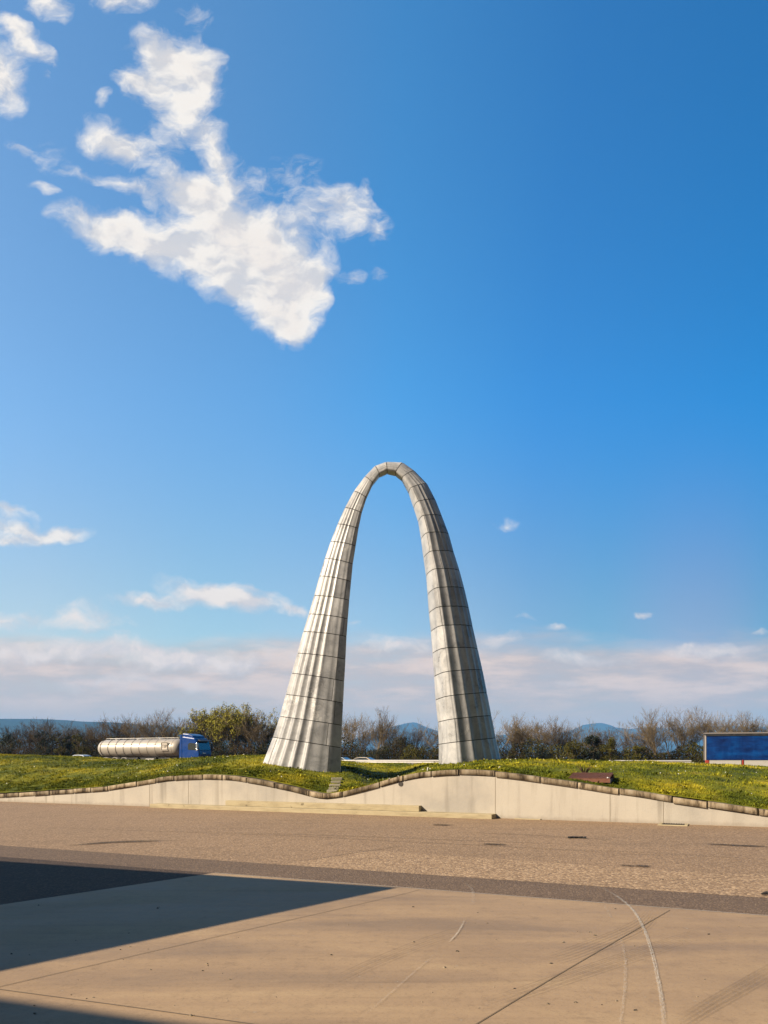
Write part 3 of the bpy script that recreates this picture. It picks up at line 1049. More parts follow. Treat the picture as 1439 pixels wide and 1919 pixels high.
def section(k, side=0.0):
    """k: 0 at the feet, 1 at the crown.  list of (x,y) from outer -1 to inner +1"""
    xr = 0.54 + 0.08 * k - 0.16 * side + 0.10 * k * (1 - side) / 2
    pts = []
    NO = 108
    CR = [0.0, 0.29, 0.51, 0.70, 0.85, 0.95, 1.0]
    for i in range(NO + 1):
        u = i / NO
        q = 2 * u if u <= 0.5 else 2 * (1 - u)
        q = 1 - (1 - q) ** 1.35 * (1 - 0.25 * q)
        for c0, c1 in zip(CR, CR[1:]):
            if c0 <= q <= c1:
                break
        f = (q - c0) / (c1 - c0)
        if c0 == 0.0:
            dep = (0.20 - 0.05 * side) * (c1 - c0) * (1 - 0.2 * k) * 3.1 * f * (1 - f) * (0.5 + f)
        else:
            dep = 0.37 * (c1 - c0) * (1 - 0.3 * k) * 4 * f * (1 - f)
        x = xr - (1 + xr) * q
        y = -math.copysign(max(0.0, 1 - q ** (2.12 - 0.28 * side)) ** 0.78, 0.5 - u)
        # push in along the outward direction
        nx_, ny_ = x - xr * 0.7, y
        ll = math.hypot(nx_, ny_) or 1.0
        pts.append((x - nx_ / ll * dep, y - ny_ / ll * dep))
    mn = min(p[0] for p in pts)
    pts = [((x - xr) * (-1 - xr) / (mn - xr) + xr, y) for x, y in pts]
    pts[0] = (xr, -1.0)
    pts[-1] = (xr, 1.0)
    # back inner face, inner edge, front inner face
    yi = 0.86 + 0.12 * side
    NI = 18
    for i in range(1, NI + 1):
        f = i / NI
        g_ = (f / 0.36) if f < 0.36 else (f - 0.36) / 0.64
        bow = -0.012 * 4 * g_ * (1 - g_) + 0.05 * math.sin(math.pi * f)
        pts.append((xr + (1 - xr) * f, 1.0 + (yi - 1.0) * f + bow))
    for i in range(1, 6):
        f = i / 6
        pts.append((1.0 + 0.05 * math.sin(math.pi * f), yi - 2 * yi * f))
    for i in range(NI + 1):
        f = 1 - i / NI
        if i == NI:
            break
        g_ = (f / 0.36) if f < 0.36 else (f - 0.36) / 0.64
        bow = -0.012 * 4 * g_ * (1 - g_) + 0.05 * math.sin(math.pi * f)
        pts.append((xr + (1 - xr) * f, -(1.0 + (yi - 1.0) * f + bow)))
    return pts


def ring(fi, k, shrink=0.0, side=0.0):
    po, pi = fi
    c = (po + pi) / 2
    a = (pi - po) / 2
    w = a.length
    b = max(0.92 * w, 0.24)
    sc = 1 - shrink / w
    scy = 1 - shrink / b
    tw = R(14) * side + R(2) * abs(side)
    cr_, sr_ = math.cos(tw), math.sin(tw)
    P = [(x * w * cr_ - y * b * sr_, x * w * sr_ + y * b * cr_) for x, y in section(k, side)]
    x0, x1 = min(p[0] for p in P), max(p[0] for p in P)
    an = a.normalized()
    return [c + an * ((-w + 2 * w * (x - x0) / (x1 - x0)) * sc) + Vector((0, 1, 0)) * (y * scy) for x, y in P]


def side_of(i):
    return min(1.0, max(-1.0, (mid_i - i) / mid_i * 3))


def kk(i):
    return min(1.0, max(0.0, 1 - abs(i - mid_i) / mid_i)) if True else 0


def lerpf(fa, fb, f):
    return (fa[0].lerp(fb[0], f), fa[1].lerp(fb[1], f))


NSEC = len(section(0))


def course_range(i0, i1, name):
    vs, fs, tone = [], [], []
    rnd = random.Random(i0 * 17 + 5)
    for i in range(i0, i1):
        fa, fb = frames[i], frames[i + 1]
        Lc = ((fa[0] + fa[1]) / 2 - (fb[0] + fb[1]) / 2).length
        g = 0.012 / Lc
        ga, gb = lerpf(fa, fb, g), lerpf(fa, fb, 1 - g)
        ka, kb = kk(i) + (kk(i + 1) - kk(i)) * g, kk(i) + (kk(i + 1) - kk(i)) * (1 - g)
        ra, rb = ring(ga, ka, 0.0, side_of(i)), ring(gb, kb, 0.0, side_of(i + 1))
        # vertical joints: one on the visible front, two behind
        ncol = NSEC
        front_out = rnd.randrange(6, 46)
        front_in = ncol - rnd.randrange(3, 15)
        choice = rnd.random()
        cuts = [60 + rnd.randrange(0, 20), 100 + rnd.randrange(0, 16)]
        if 14 < i < 20:
            cuts = [70]
            if choice < 0.4:
                cuts.append(front_in)
        elif choice < 0.4:
            cuts.append(front_in)
        elif choice < 0.72:
            cuts.append(front_out)
        elif choice < 0.9:
            cuts += [front_in, front_out]
        cuts = sorted(set(cuts))
        for ci, c0 in enumerate(cuts):
            c1 = cuts[(ci + 1) % len(cuts)]
            cols = []
            j = c0
            while True:
                cols.append(j % ncol)
                if j % ncol == c1 % ncol and len(cols) > 1:
                    break
                j += 1
            tv = rnd.random()
            n0 = len(vs)
            for q, j in enumerate(cols):
                pa, pb = ra[j], rb[j]
                if q == 0:
                    nx = (j + 1) % ncol
                    pa = pa + (ra[nx] - ra[j]).normalized() * 0.007
                    pb = pb + (rb[nx] - rb[j]).normalized() * 0.007
                elif q == len(cols) - 1:
                    nx = (j - 1) % ncol
                    pa = pa + (ra[nx] - ra[j]).normalized() * 0.007
                    pb = pb + (rb[nx] - rb[j]).normalized() * 0.007
                vs += [tuple(pa), tuple(pb)]
            for q in range(len(cols) - 1):
                fs.append((n0 + 2 * q, n0 + 2 * q + 1, n0 + 2 * q + 3, n0 + 2 * q + 2))
                tone.append(tv)
    o = np_mesh(name, vs, fs, M['marble'], tone)
    o.data.shade_smooth()
    o.parent = arch
    o.matrix_parent_inverse = AINV
    return o


# orientation: make normals point outward
def check_out(o, c):
    me = o.data
    p = me.polygons[0]
    return o


legL = course_range(0, 15, 'leg')
crown = course_range(15, 20, 'crown')
legR = course_range(20, NS - 1, 'leg')
legR['label'] = 'arch leg with its dark fluted side turned from the sun'
legL['label'] = 'arch leg with bright sunlit flutes'
for o_, (i0, i1) in ((legL, (0, 15)), (crown, (15, 20)), (legR, (20, NS - 1))):
    # dark backing seen only through the open joints
    vs, fs = [], []
    for i in range(i0, i1 + 1):
        vs += [tuple(p) for p in ring(frames[i], kk(i), 0.022, side_of(i))]
    for i in range(i1 - i0):
        for j in range(NSEC):
            fs.append((i * NSEC + j, (i + 1) * NSEC + j, (i + 1) * NSEC + (j + 1) % NSEC, i * NSEC + (j + 1) % NSEC))
    c_ = np_mesh('joint_core', vs, fs, M['joint'])
    c_.parent = o_

# ------------------------------------------------------------------ road, guard rails
HS = -0.41                                             # slope of the road in plan
HD = Vector((1, HS, 0)).normalized()
HN = Vector((-HD.y, HD.x, 0))
HPHI = math.atan2(HD.y, HD.x)
R0 = Vector((0, 70, 0))


def hp(a, b, z=0.0):
    p = R0 + HD * a + HN * b
    return Vector((p.x, p.y, z))


def carriage(name, b0, b1, z, mat):
    m_ = MB()
    A = [hp(-400, b0 - 1.2, -0.09), hp(-400, b0, z), hp(-400, b1, z), hp(-400, b1 + 1.2, -0.09)]
    B = [hp(260, b0 - 1.2, -0.09), hp(260, b0, z), hp(260, b1, z), hp(260, b1 + 1.2, -0.09)]
    m_.add(A + B, [(0, 1, 5, 4), (1, 2, 6, 5), (2, 3, 7, 6)])
    o = m_.build(name, mat)
    if o.data.polygons[1].normal.z < 0:
        o.data.flip_normals()
    return tag(o, kind='structure')


ZN, ZF = 0.5, 0.2
carriage('road', 0.6, 11, ZN, M['asphalt_dark'])
carriage('road', 14.5, 27, ZF, M['asphalt_dark'])
for bb, z in ((1.8, ZN), (9.8, ZN), (16, ZF), (25.5, ZF)):
    m_ = MB()
    m_.add([hp(-400, bb - 0.08, z + 0.004), hp(260, bb - 0.08, z + 0.004), hp(260, bb + 0.08, z + 0.004), hp(-400, bb + 0.08, z + 0.004)], [(0, 1, 2, 3)])
    tag(m_.build('road_marking', M['white']), kind='structure')


def guard_rail(b, z, a0, a1, label, flip=1):
    r = empty('guard_rail', hp((a0 + a1) / 2, b, z), HPHI)
    tag(r, label, 'guard rail', 'guard rails along the road')
    prof = [(0.03, 0.52), (-0.02, 0.55), (-0.045, 0.60), (-0.02, 0.655), (0.02, 0.675), (-0.02, 0.70), (-0.045, 0.755), (-0.02, 0.80), (0.03, 0.83)]
    L = (a1 - a0) / 2
    vs, fs = [], []
    for x in (-L, L):
        for y, zz in prof:
            vs.append((x, y * flip, zz))
        for y, zz in reversed(prof):
            vs.append((x, y * flip + 0.006, zz))
    n = 2 * len(prof)
    for j in range(n):
        fs.append((j, (j + 1) % n, n + (j + 1) % n, n + j))
    m_ = MB()
    m_.add(vs, fs)
    m_.build('beam', M['steel'], r)
    x = -L + 1
    first = None
    while x < L:
        if first is None:
            m_ = MB()
            m_.box((0, 0.09 * flip, 0.38), (0.08, 0.1, 0.86))
            m_.box((0, 0.03 * flip, 0.66), (0.06, 0.04, 0.2))
            first = m_.build('post', M['steel'], r)
            first.location = (x, 0, 0)
        else:
            c = first.copy()
            COL.objects.link(c)
            c.location = (x, 0, 0)
        x += 4.0


guard_rail(0.2, ZN + 0.08, -75, 26, 'galvanised guard rail nearest the grass mound, seen between the arch legs')
guard_rail(12.2, ZN - 0.2, -85, 26, 'galvanised guard rail in the middle of the road')
guard_rail(28.0, ZF, -90, 60, 'galvanised guard rail on the far verge in front of the bushes')

# ------------------------------------------------------------------ vehicles


def wheel(parent, x, y, r=0.5, w=0.3, rimmat=None, name='wheel'):
    m_ = MB()
    sgn = -1 if y < 0 else 1
    m_.lathe([(-w / 2, r * 0.62), (-w / 2, r * 0.93), (-w * 0.38, r), (w * 0.38, r), (w / 2, r * 0.93), (w / 2, r * 0.62)], 'y', 28)
    wh = m_.build(name, M['rubber'], parent, smooth=False, loc=(x, y, r))
    m_ = MB()
    m_.lathe([(sgn * w * 0.46, r * 0.62), (sgn * w * 0.30, r * 0.55), (sgn * w * 0.2, r * 0.3), (sgn * w * 0.42, r * 0.25), (sgn * w * 0.42, 0.0001)], 'y', 24)
    m_.build('rim', rimmat or M['silver'], wh)
    return wh


def text_mesh(body, size, depth):
    cu = bpy.data.curves.new('lettering', 'FONT')
    cu.body = body
    cu.size = size
    cu.extrude = depth
    cu.align_x = 'CENTER'
    cu.align_y = 'CENTER'
    cu.resolution_u = 3
    tmp = bpy.data.objects.new('tmp', cu)
    COL.objects.link(tmp)
    bpy.context.view_layer.update()
    me = bpy.data.meshes.new_from_object(tmp.evaluated_get(bpy.context.evaluated_depsgraph_get()))
    bpy.data.objects.remove(tmp)
    bpy.data.curves.remove(cu)
    return me


# tanker lorry: +x is forward, its own right side (-y) faces us
FRONT = at(379, 1420, 87.0)
trk = empty('tanker_truck', (0, 0, ZN + 0.004), HPHI)
tag(trk, 'tanker truck with a cream ribbed tank and a shiny blue cab', 'truck')
trk.location = Vector((FRONT.x, FRONT.y, ZN + 0.004)) + HN * 0.6
TR, TZ = 1.03, 2.22
m_ = MB()
m_.lathe([(-15.0, 0.0001), (-14.97, 0.4), (-14.85, 0.76), (-14.6, 0.94), (-14.2, TR), (-3.75, TR + 0.03), (-3.4, 0.99), (-3.12, 0.84), (-2.95, 0.55), (-2.88, 0.0001)], 'x', 48, (0, 0, TZ), 1.15)
tank = m_.build('tank', M['tankmetal'], trk, smooth=True)
m_ = MB()
for i in range(10):
    x = -14.2 + i * 1.15
    m_.lathe([(x - 0.028, TR - 0.02), (x - 0.028, TR + 0.035), (x + 0.028, TR + 0.035), (x + 0.028, TR - 0.02)], 'x', 48, (0, 0, TZ), 1.15)
m_.build('band', M['tankband'], tank)
m_ = MB()
for zz in (0.42,):
    th = math.asin(zz / TR)
    for sgn in (-1, 1):
        m_.box((-9.0, sgn * (TR * math.cos(th) * 1.15 + 0.02), TZ + zz), (10.5, 0.05, 0.04))
        for i in range(10):
            m_.box((-14.2 + i * 1.15, sgn * (TR * math.cos(th) * 1.15 + 0.04), TZ + zz), (0.12, 0.07, 0.1))
m_.build('side_rail', M['tankband'], tank)
m_ = MB()
for sgn in (-1, 1):
    m_.tube([(-14.0, sgn * 0.35, TZ + TR + 0.14), (-4.0, sgn * 0.35, TZ + TR + 0.16)], 0.02, 6)
    for i in range(11):
        m_.tube([(-14.0 + i, sgn * 0.35, TZ + TR * 0.93), (-14.0 + i, sgn * 0.35, TZ + TR + 0.15)], 0.015, 5)
m_.build('top_rail', M['steel'], tank)
for x in (-12.6, -9.4, -6.2):
    m_ = MB()
    m_.lathe([(0, 0.28), (0.1, 0.28), (0.13, 0.22), (0.14, 0.0001)], 'z', 18, (x, 0, TZ + TR - 0.01))
    m_.build('hatch', M['steel'], tank)
# lettered plate
m_ = MB()
yb = -(TR * 1.15) - 0.035
m_.box((-4.75, yb, TZ + 0.18), (0.98, 0.05, 1.0))
pl = m_.build('sign_plate', M['signwhite'], trk, bevel=0.01)
m_ = MB()
for sx, sz, cx, cz_ in ((0.9, 0.08, 0, 0.41), (0.9, 0.08, 0, -0.41), (0.08, 0.74, -0.41, 0), (0.08, 0.74, 0.41, 0)):
    m_.box((-4.75 + cx, yb - 0.03, TZ + 0.18 + cz_), (sx, 0.016, sz))
m_.build('border', M['signblack'], pl)
tme = text_mesh('TIP', 0.54, 0.006)
tme.materials.append(M['signblack'])
to = bpy.data.objects.new('lettering', tme)
COL.objects.link(to)
to.parent = pl
to.location = (-4.75, yb - 0.032, TZ + 0.17)
to.rotation_euler = (R(90), 0, 0)
# chassis, mudguards, side guards
m_ = MB()
m_.box((-9.2, -0.45, 1.0), (11.2, 0.12, 0.22))
m_.box((-9.2, 0.45, 1.0), (11.2, 0.12, 0.22))
for x in (-14, -11.6, -9.0, -6.4, -4.4):
    m_.box((x, 0, 1.05), (0.12, 1.6, 0.2))
m_.box((-2.8, 0, 0.8), (4.6, 0.9, 0.22))
m_.build('chassis', M['black'], trk)
m_ = MB()
m_.box((-14.9, 0, 0.62), (0.12, 2.4, 0.14))
m_.box((-14.85, -0.9, 0.9), (0.08, 0.5, 0.16))
m_.box((-14.85, 0.9, 0.9), (0.08, 0.5, 0.16))
m_.build('rear_bumper', M['steel'], trk)
for x in (-13.3, -11.95, -10.6):
    for sgn in (-1, 1):
        wheel(trk, x, sgn * 1.08)
    m_ = MB()
    vs, fs = [], []
    nA = 12
    for k in range(nA + 1):
        a_ = R(15 + 150 * k / nA)
        for yy in (-1.28, -0.88):
            for rr in (0.60, 0.64):
                vs.append((x + rr * math.cos(a_), yy, 0.5 + rr * math.sin(a_)))
    for k in range(nA):
        q = 4 * k
        fs += [(q, q + 4, q + 5, q + 1), (q + 2, q + 3, q + 7, q + 6), (q + 1, q + 5, q + 7, q + 3), (q, q + 2, q + 6, q + 4)]
    fs += [(0, 1, 3, 2), (4 * nA, 4 * nA + 2, 4 * nA + 3, 4 * nA + 1)]
    m_.add(vs, fs)
    m_.build('mudguard', M['steel'], trk)
for x in (-1.35, -4.6):
    for sgn in (-1, 1):
        wheel(trk, x, sgn * 1.08)
m_ = MB()
m_.box((-7.9, -1.2, 0.75), (3.6, 0.04, 0.1))
m_.box((-7.9, -1.2, 0.5), (3.6, 0.04, 0.1))
m_.box((-6.9, -0.95, 0.75), (1.2, 0.4, 0.5))
m_.build('side_guard', M['steel'], trk)
# cab
m_ = MB()
m_.prism([(-2.35, 0.75), (-0.02, 0.75), (0.0, 1.5), (-0.08, 1.95), (-0.34, 3.0), (-0.62, 3.32), (-2.35, 3.55)], -1.22, 1.22)
cab = m_.build('cab', M['cabblue'], trk, bevel=0.13)
m_ = MB()
m_.prism([(-2.34, 3.30), (-0.75, 3.26), (-0.92, 3.58), (-1.5, 3.80), (-2.34, 3.88)], -1.12, 1.12)
m_.build('roof_deflector', M['cabblue'], cab, bevel=0.1)
for ya, yb2 in ((-1.2, -1.12), (1.12, 1.2)):
    m_ = MB()
    m_.prism([(-2.75, 0.9), (-2.36, 0.9), (-2.36, 3.75), (-2.62, 3.65)], ya, yb2)
    m_.build('side_deflector', M['cabblue'], cab, bevel=0.02)
m_ = MB()       # windscreen proud of the slanted front
q0, q1 = Vector((-0.055, 0, 1.98)), Vector((-0.305, 0, 2.96))
nn = Vector((0.97, 0, 0.25)) * 0.03
m_.prism([((q0 - nn).x, (q0 - nn).z), ((q0 + nn).x, (q0 + nn).z), ((q1 + nn).x, (q1 + nn).z), ((q1 - nn).x, (q1 - nn).z)], -1.08, 1.08)
m_.build('windscreen', M['glass'], cab, bevel=0.01)
m_ = MB()
m_.prism([(-0.20, 3.02), (0.10, 2.94), (0.12, 2.99), (-0.22, 3.16)], -1.1, 1.1)
m_.build('sun_visor', M['black'], cab, bevel=0.01)
for sgn in (-1, 1):
    m_ = MB()
    m_.prism([(-1.5, 2.0), (-0.35, 1.95), (-0.52, 2.72), (-1.3, 2.78), (-1.5, 2.6)], sgn * 1.215, sgn * 1.235)
    m_.build('side_window', M['glass'], cab)
    m_ = MB()
    m_.box((-0.12, sgn * 1.42, 2.45), (0.14, 0.26, 0.62))
    m_.box((-0.12, sgn * 1.42, 2.0), (0.14, 0.26, 0.24))
    m_.tube([(-0.2, sgn * 1.2, 2.75), (-0.12, sgn * 1.42, 2.75)], 0.025, 6)
    m_.tube([(-0.2, sgn * 1.2, 2.1), (-0.12, sgn * 1.42, 2.1)], 0.025, 6)
    m_.build('mirror', M['black'] if sgn > 0 else M['chrome'], cab, bevel=0.03)
    m_ = MB()
    m_.box((0.02, sgn * 0.95, 0.92), (0.1, 0.36, 0.2))
    m_.build('headlight', M['chrome'], cab, bevel=0.03)
m_ = MB()
for i in range(4):
    m_.box((0.0, 0, 1.02 + i * 0.14), (0.06, 1.5, 0.07))
m_.build('grille', M['black'], cab, bevel=0.01)
m_ = MB()
m_.box((-0.0, -0.25, 1.62), (0.04, 0.62, 0.1))
m_.build('badge', M['chrome'], cab)
m_ = MB()
m_.box((-0.15, 0, 0.55), (0.5, 2.44, 0.42))
m_.build('bumper', M['black'], cab, bevel=0.08)

# curtain-sided trailer on the far carriageway
TRD = math.atan(-0.34)
p = at(1321, 1420, 80.0)
tr = empty('curtain_trailer', (p.x, p.y, ZF + 0.004), TRD)
tag(tr, 'long box trailer with a deep blue tarpaulin side over pale boards and red posts', 'trailer')
LT, WT_ = 13.6, 2.5
m_ = MB()
# slightly billowing tarp side (camera side at y=0), wrapped on all sides
nx, nz = 60, 14


def tarp_side(y0, sgn):
    vs, fs = [], []
    for i in range(nx + 1):
        for j in range(nz + 1):
            x = 0.16 + (LT - 0.3) * i / nx
            z = 1.18 + (3.78 - 1.18) * j / nz
            bx = abs(math.sin(math.pi * (x - 0.16) / 3.35))
            wv = 0.035 * bx * math.sin(math.pi * j / nz) + 0.012 * mnoise.noise(Vector((x * 1.2, z * 2.2, sgn)))
            vs.append((x, y0 - sgn * wv, z))
    for i in range(nx):
        for j in range(nz):
            fs.append((i * (nz + 1) + j, (i + 1) * (nz + 1) + j, (i + 1) * (nz + 1) + j + 1, i * (nz + 1) + j + 1))
    return vs, fs


for sgn, y0 in ((1, 0.0), (-1, WT_)):
    v_, f_ = tarp_side(y0, sgn)
    m_ = MB()
    m_.add(v_, f_ if sgn > 0 else [f[::-1] for f in f_])
    m_.build('curtain', M['tarp'], tr, smooth=True)
m_ = MB()
m_.prism([(-0.02, 3.88), (0.05, 4.0), (WT_ - 0.05, 4.0), (WT_ + 0.02, 3.88)], 0.0, LT, axis='x')
m_.build('roof', M['roofgrey'], tr, bevel=0.02)
m_ = MB()
m_.box((LT / 2, -0.04, 3.76), (LT - 0.1, 0.05, 0.23))
m_.build('top_rail', M['black'], tr)
for x in (0.08, LT - 0.06):
    for y in (0.04, WT_ - 0.04):
        m_ = MB()
        m_.box((x, y, 2.45), (0.075, 0.12, 2.68))
        m_.build('corner_post', M['silver'], tr, bevel=0.01)
m_ = MB()
m_.box((0.06, WT_ / 2, 2.45), (0.06, WT_ - 0.22, 2.6))
m_.build('rear_door', M['roofgrey'], tr)
for i in range(4):
    m_ = MB()
    x0 = 0.42 + i * 3.3
    m_.box((x0 + 1.52, -0.02, 0.84), (3.02, 0.04, 0.58))
    m_.box((x0 + 1.52, -0.045, 1.10), (3.02, 0.02, 0.05))
    m_.build('side_board', M['silver'], tr, bevel=0.01)
    m_ = MB()
    m_.box((x0 + 3.165, -0.02, 0.82), (0.14, 0.07, 0.68))
    m_.build('board_post', M['red'], tr, bevel=0.01)
m_ = MB()
m_.box((0.2, 0.05, 0.86), (0.36, 0.2, 0.56))
m_.build('corner_light', M['red'], tr, bevel=0.03)
m_ = MB()
m_.box((LT / 2, WT_ / 2, 1.1), (LT - 0.1, WT_ - 0.1, 0.14))
m_.box((LT / 2, 0.75, 0.9), (LT - 0.4, 0.12, 0.3))
m_.box((LT / 2, WT_ - 0.75, 0.9), (LT - 0.4, 0.12, 0.3))
m_.build('chassis', M['black'], tr)
for x in (2.2, 3.5, 4.8):
    for y in (0.2, WT_ - 0.2):
        wheel(tr, x, y, 0.5, 0.3)
m_ = MB()
for y in (0.5, WT_ - 0.5):
    m_.box((10.8, y, 0.5), (0.12, 0.12, 0.95))
    m_.box((10.8, y, 0.03), (0.3, 0.3, 0.06))
m_.build('landing_leg', M['steel'], tr)

# cars


def make_car(paint):
    r = empty('parked_car')
    r.name = 'passing_car'
    m_ = MB()
    prof = [(-2.05, 0.35), (2.0, 0.32), (2.1, 0.55), (2.0, 0.78), (1.1, 0.95), (0.45, 1.38), (-0.1, 1.46), (-0.95, 1.44), (-1.75, 1.02), (-2.08, 0.95), (-2.12, 0.6)]
    n = len(prof)
    vs = []
    for wy, f in ((-0.86, 0), (-0.86, 1), (0.86, 1), (0.86, 0)):
        pass
    secs = [(-0.84, 0.0), (-0.62, 1.0), (0.62, 1.0), (0.84, 0.0)]
    # tumblehome: upper points move inwards
    for sgn in (-1, 1):
        for x, z in prof:
            y = 0.86 if z < 1.0 else 0.86 - (z - 1.0) * 0.5
            vs.append((x, sgn * y, z))
    fs = [tuple(range(n)), tuple(range(2 * n - 1, n - 1, -1))] + [(i, n + i, n + (i + 1) % n, (i + 1) % n) for i in range(n)]
    m_.add(vs, fs)
    body = m_.build('body', paint, r, bevel=0.07)
    for sgn in (-1, 1):
        m_ = MB()
        pts = [(1.0, 0.99), (0.42, 1.32), (-0.1, 1.39), (-0.9, 1.37), (-1.5, 1.05)]
        A = [(x, sgn * (0.86 - max(0, z - 1.0) * 0.5 + 0.012), z) for x, z in pts]
        B = [(x, sgn * (0.86 - max(0, z - 1.0) * 0.5 - 0.02), z) for x, z in pts]
        n5 = len(pts)
        m_.add(A + B, [tuple(range(n5)), tuple(range(2 * n5 - 1, n5 - 1, -1))] + [(i, (i + 1) % n5, n5 + (i + 1) % n5, n5 + i) for i in range(n5)])
        m_.build('side_window', M['glass'], body)
    m_ = MB()
    m_.add([(1.06, -0.72, 1.0), (1.06, 0.72, 1.0), (0.5, 0.6, 1.375), (0.5, -0.6, 1.375), (1.0, -0.72, 0.94), (1.0, 0.72, 0.94), (0.44, 0.6, 1.3), (0.44, -0.6, 1.3)], [(0, 1, 2, 3), (7, 6, 5, 4), (0, 4, 5, 1), (1, 5, 6, 2), (2, 6, 7, 3), (3, 7, 4, 0)])
    m_.build('windscreen', M['glass'], body)
    m_ = MB()
    m_.add([(-1.72, -0.7, 1.06), (-1.72, 0.7, 1.06), (-1.02, 0.6, 1.43), (-1.02, -0.6, 1.43), (-1.66, -0.7, 1.0), (-1.66, 0.7, 1.0), (-0.96, 0.6, 1.36), (-0.96, -0.6, 1.36)], [(3, 2, 1, 0), (4, 5, 6, 7), (0, 1, 5, 4), (1, 2, 6, 5), (2, 3, 7, 6), (3, 0, 4, 7)])
    m_.build('rear_window', M['glass'], body)
    for sgn in (-1, 1):
        m_ = MB()
        m_.box((2.0, sgn * 0.62, 0.68), (0.14, 0.32, 0.14))
        m_.build('headlight', M['chrome'], body, bevel=0.03)
        m_ = MB()
        m_.box((-2.06, sgn * 0.66, 0.82), (0.1, 0.26, 0.16))
        m_.build('tail_light', M['redlens'], body, bevel=0.02)
        m_ = MB()
        m_.box((0.75, sgn * 0.95, 1.02), (0.12, 0.18, 0.12))
        m_.build('mirror', paint, body, bevel=0.03)
    for x in (-1.28, 1.28):
        for sgn in (-1, 1):
            wheel(r, x, sgn * 0.78, 0.32, 0.2)
    return r


for paint, px, d, z, rz, lab in ((M['carwhite'], 157, 93.5, ZN + 0.0, HPHI, 'white car on the road behind the tanker truck'),
                                (M['carsilver'], 632, 90.0, ZF, HPHI + math.pi, 'silver car half hidden by the sunlit arch leg'),
                                (M['carbeige'], 677, 89.0, ZF, HPHI + math.pi, 'beige car on the road, seen between the arch legs')):
    c = make_car(paint)
    p = at(px, 1420, d)
    c.location = (p.x, p.y, z + 0.004)
    c.rotation_euler = (0, 0, rz)
    tag(c, lab, 'car', 'cars driving on the road')

# ------------------------------------------------------------------ trees


def grow(seed, H, spread, stems, levels, leafy=0, twig=0.016, droop=0.0):
    rnd = random.Random(seed)
    trunk, crown = MB(), MB()
    tips = []

    def branch(p, d, L, r, lev):
        n = 3
        pts, rad = [p], [r]
        q = p.copy()
        dd = d.copy()
        for i in range(n):
            dd = (dd + Vector((rnd.gauss(0, 0.13), rnd.gauss(0, 0.13), 0.055 - droop))).normalized()
            q = q + dd * (L / n)
            pts.append(q.copy())
            rad.append(r * (1 - 0.5 * (i + 1) / n))
        (trunk if lev <= 1 else crown).tube(pts, rad, 6 if lev == 0 else (4 if lev == 1 else 3), cap=False)
        if lev >= levels:
            tips.append((pts[-1], dd))
            tips.append((pts[-2], dd))
            return
        kids = (rnd.choice([3, 3, 4]) if lev > 1 else rnd.choice([3, 4, 4])) if lev > 0 else rnd.choice([4, 5, 6])
        for k in range(kids):
            f = (rnd.uniform(0.62, 1.0) if lev == 0 else rnd.uniform(0.35, 1.0)) if k else 1.0
            i = min(n - 1, int(f * n))
            bp = pts[i].lerp(pts[i + 1], f * n - i) if f < 1 else pts[-1]
            ax = Vector((rnd.gauss(0, 1), rnd.gauss(0, 1), rnd.gauss(0, 0.6))).normalized()
            ang = rnd.uniform(0.25, 0.75) * spread * (0.5 if k == 0 else 1)
            nd = (dd * math.cos(ang) + ax * math.sin(ang)).normalized()
            if nd.z < 0.0:
                nd.z = abs(nd.z) * 0.5 + 0.05
                nd.normalize()
            rr = max(twig, r * rnd.uniform(0.42, 0.58))
            branch(bp, nd, L * rnd.uniform(0.52, 0.8), rr, lev + 1)

    for s_ in range(stems):
        a_ = rnd.uniform(0, 6.28)
        lean = rnd.uniform(0.05, 0.38) if stems > 1 else rnd.uniform(0, 0.12)
        d = Vector((math.cos(a_) * lean, math.sin(a_) * lean, 1)).normalized()
        branch(Vector((math.cos(a_) * 0.15 * (stems > 1), math.sin(a_) * 0.15 * (stems > 1), -0.1)), d, H * rnd.uniform(0.36, 0.46), rnd.uniform(0.07, 0.11) * (H / 6) * (1.2 if stems == 1 else 0.85), 0)
    zmax = max(v[2] for v in crown.v)
    sc = H / zmax
    for b in (trunk, crown):
        b.v = [(x * sc, y * sc, z * sc) for x, y, z in b.v]
    tips = [(p * sc, d) for p, d in tips]
    leaves = None
    if leafy:
        vs, fs, tone = [], [], []
        for p, d in tips:
            if rnd.random() > leafy:
                continue
            tv = rnd.random()
            for k in range(rnd.choice([2, 3, 4])):
                c = p + Vector((rnd.gauss(0, 0.10), rnd.gauss(0, 0.10), rnd.gauss(0, 0.10)))
                u = Vector((rnd.gauss(0, 1), rnd.gauss(0, 1), rnd.gauss(0, 1))).normalized() * rnd.uniform(0.045, 0.09)
                w = u.cross(Vector((rnd.gauss(0, 1), rnd.gauss(0, 1), rnd.gauss(0, 1)))).normalized() * rnd.uniform(0.03, 0.06)
                n0 = len(vs)
                vs += [tuple(c - u), tuple(c + w), tuple(c + u), tuple(c - w)]
                fs.append((n0, n0 + 1, n0 + 2, n0 + 3))
                tone.append(tv)
        leaves = (vs, fs, tone)
    return trunk, crown, leaves


def tree_proto(name, seed, spread, stems, levels, bark, leafy=0, leafmat=None, twig=0.016):
    tr_, cr_, lv = grow(seed, 6.0, spread, stems, levels, leafy, twig)
    root = empty(name)
    tr_.build('trunk', bark, root)
    c = cr_.build('crown', bark, root)
    if lv:
        l = np_mesh('foliage', lv[0], lv[1], leafmat, lv[2])
        l.parent = c
    return root


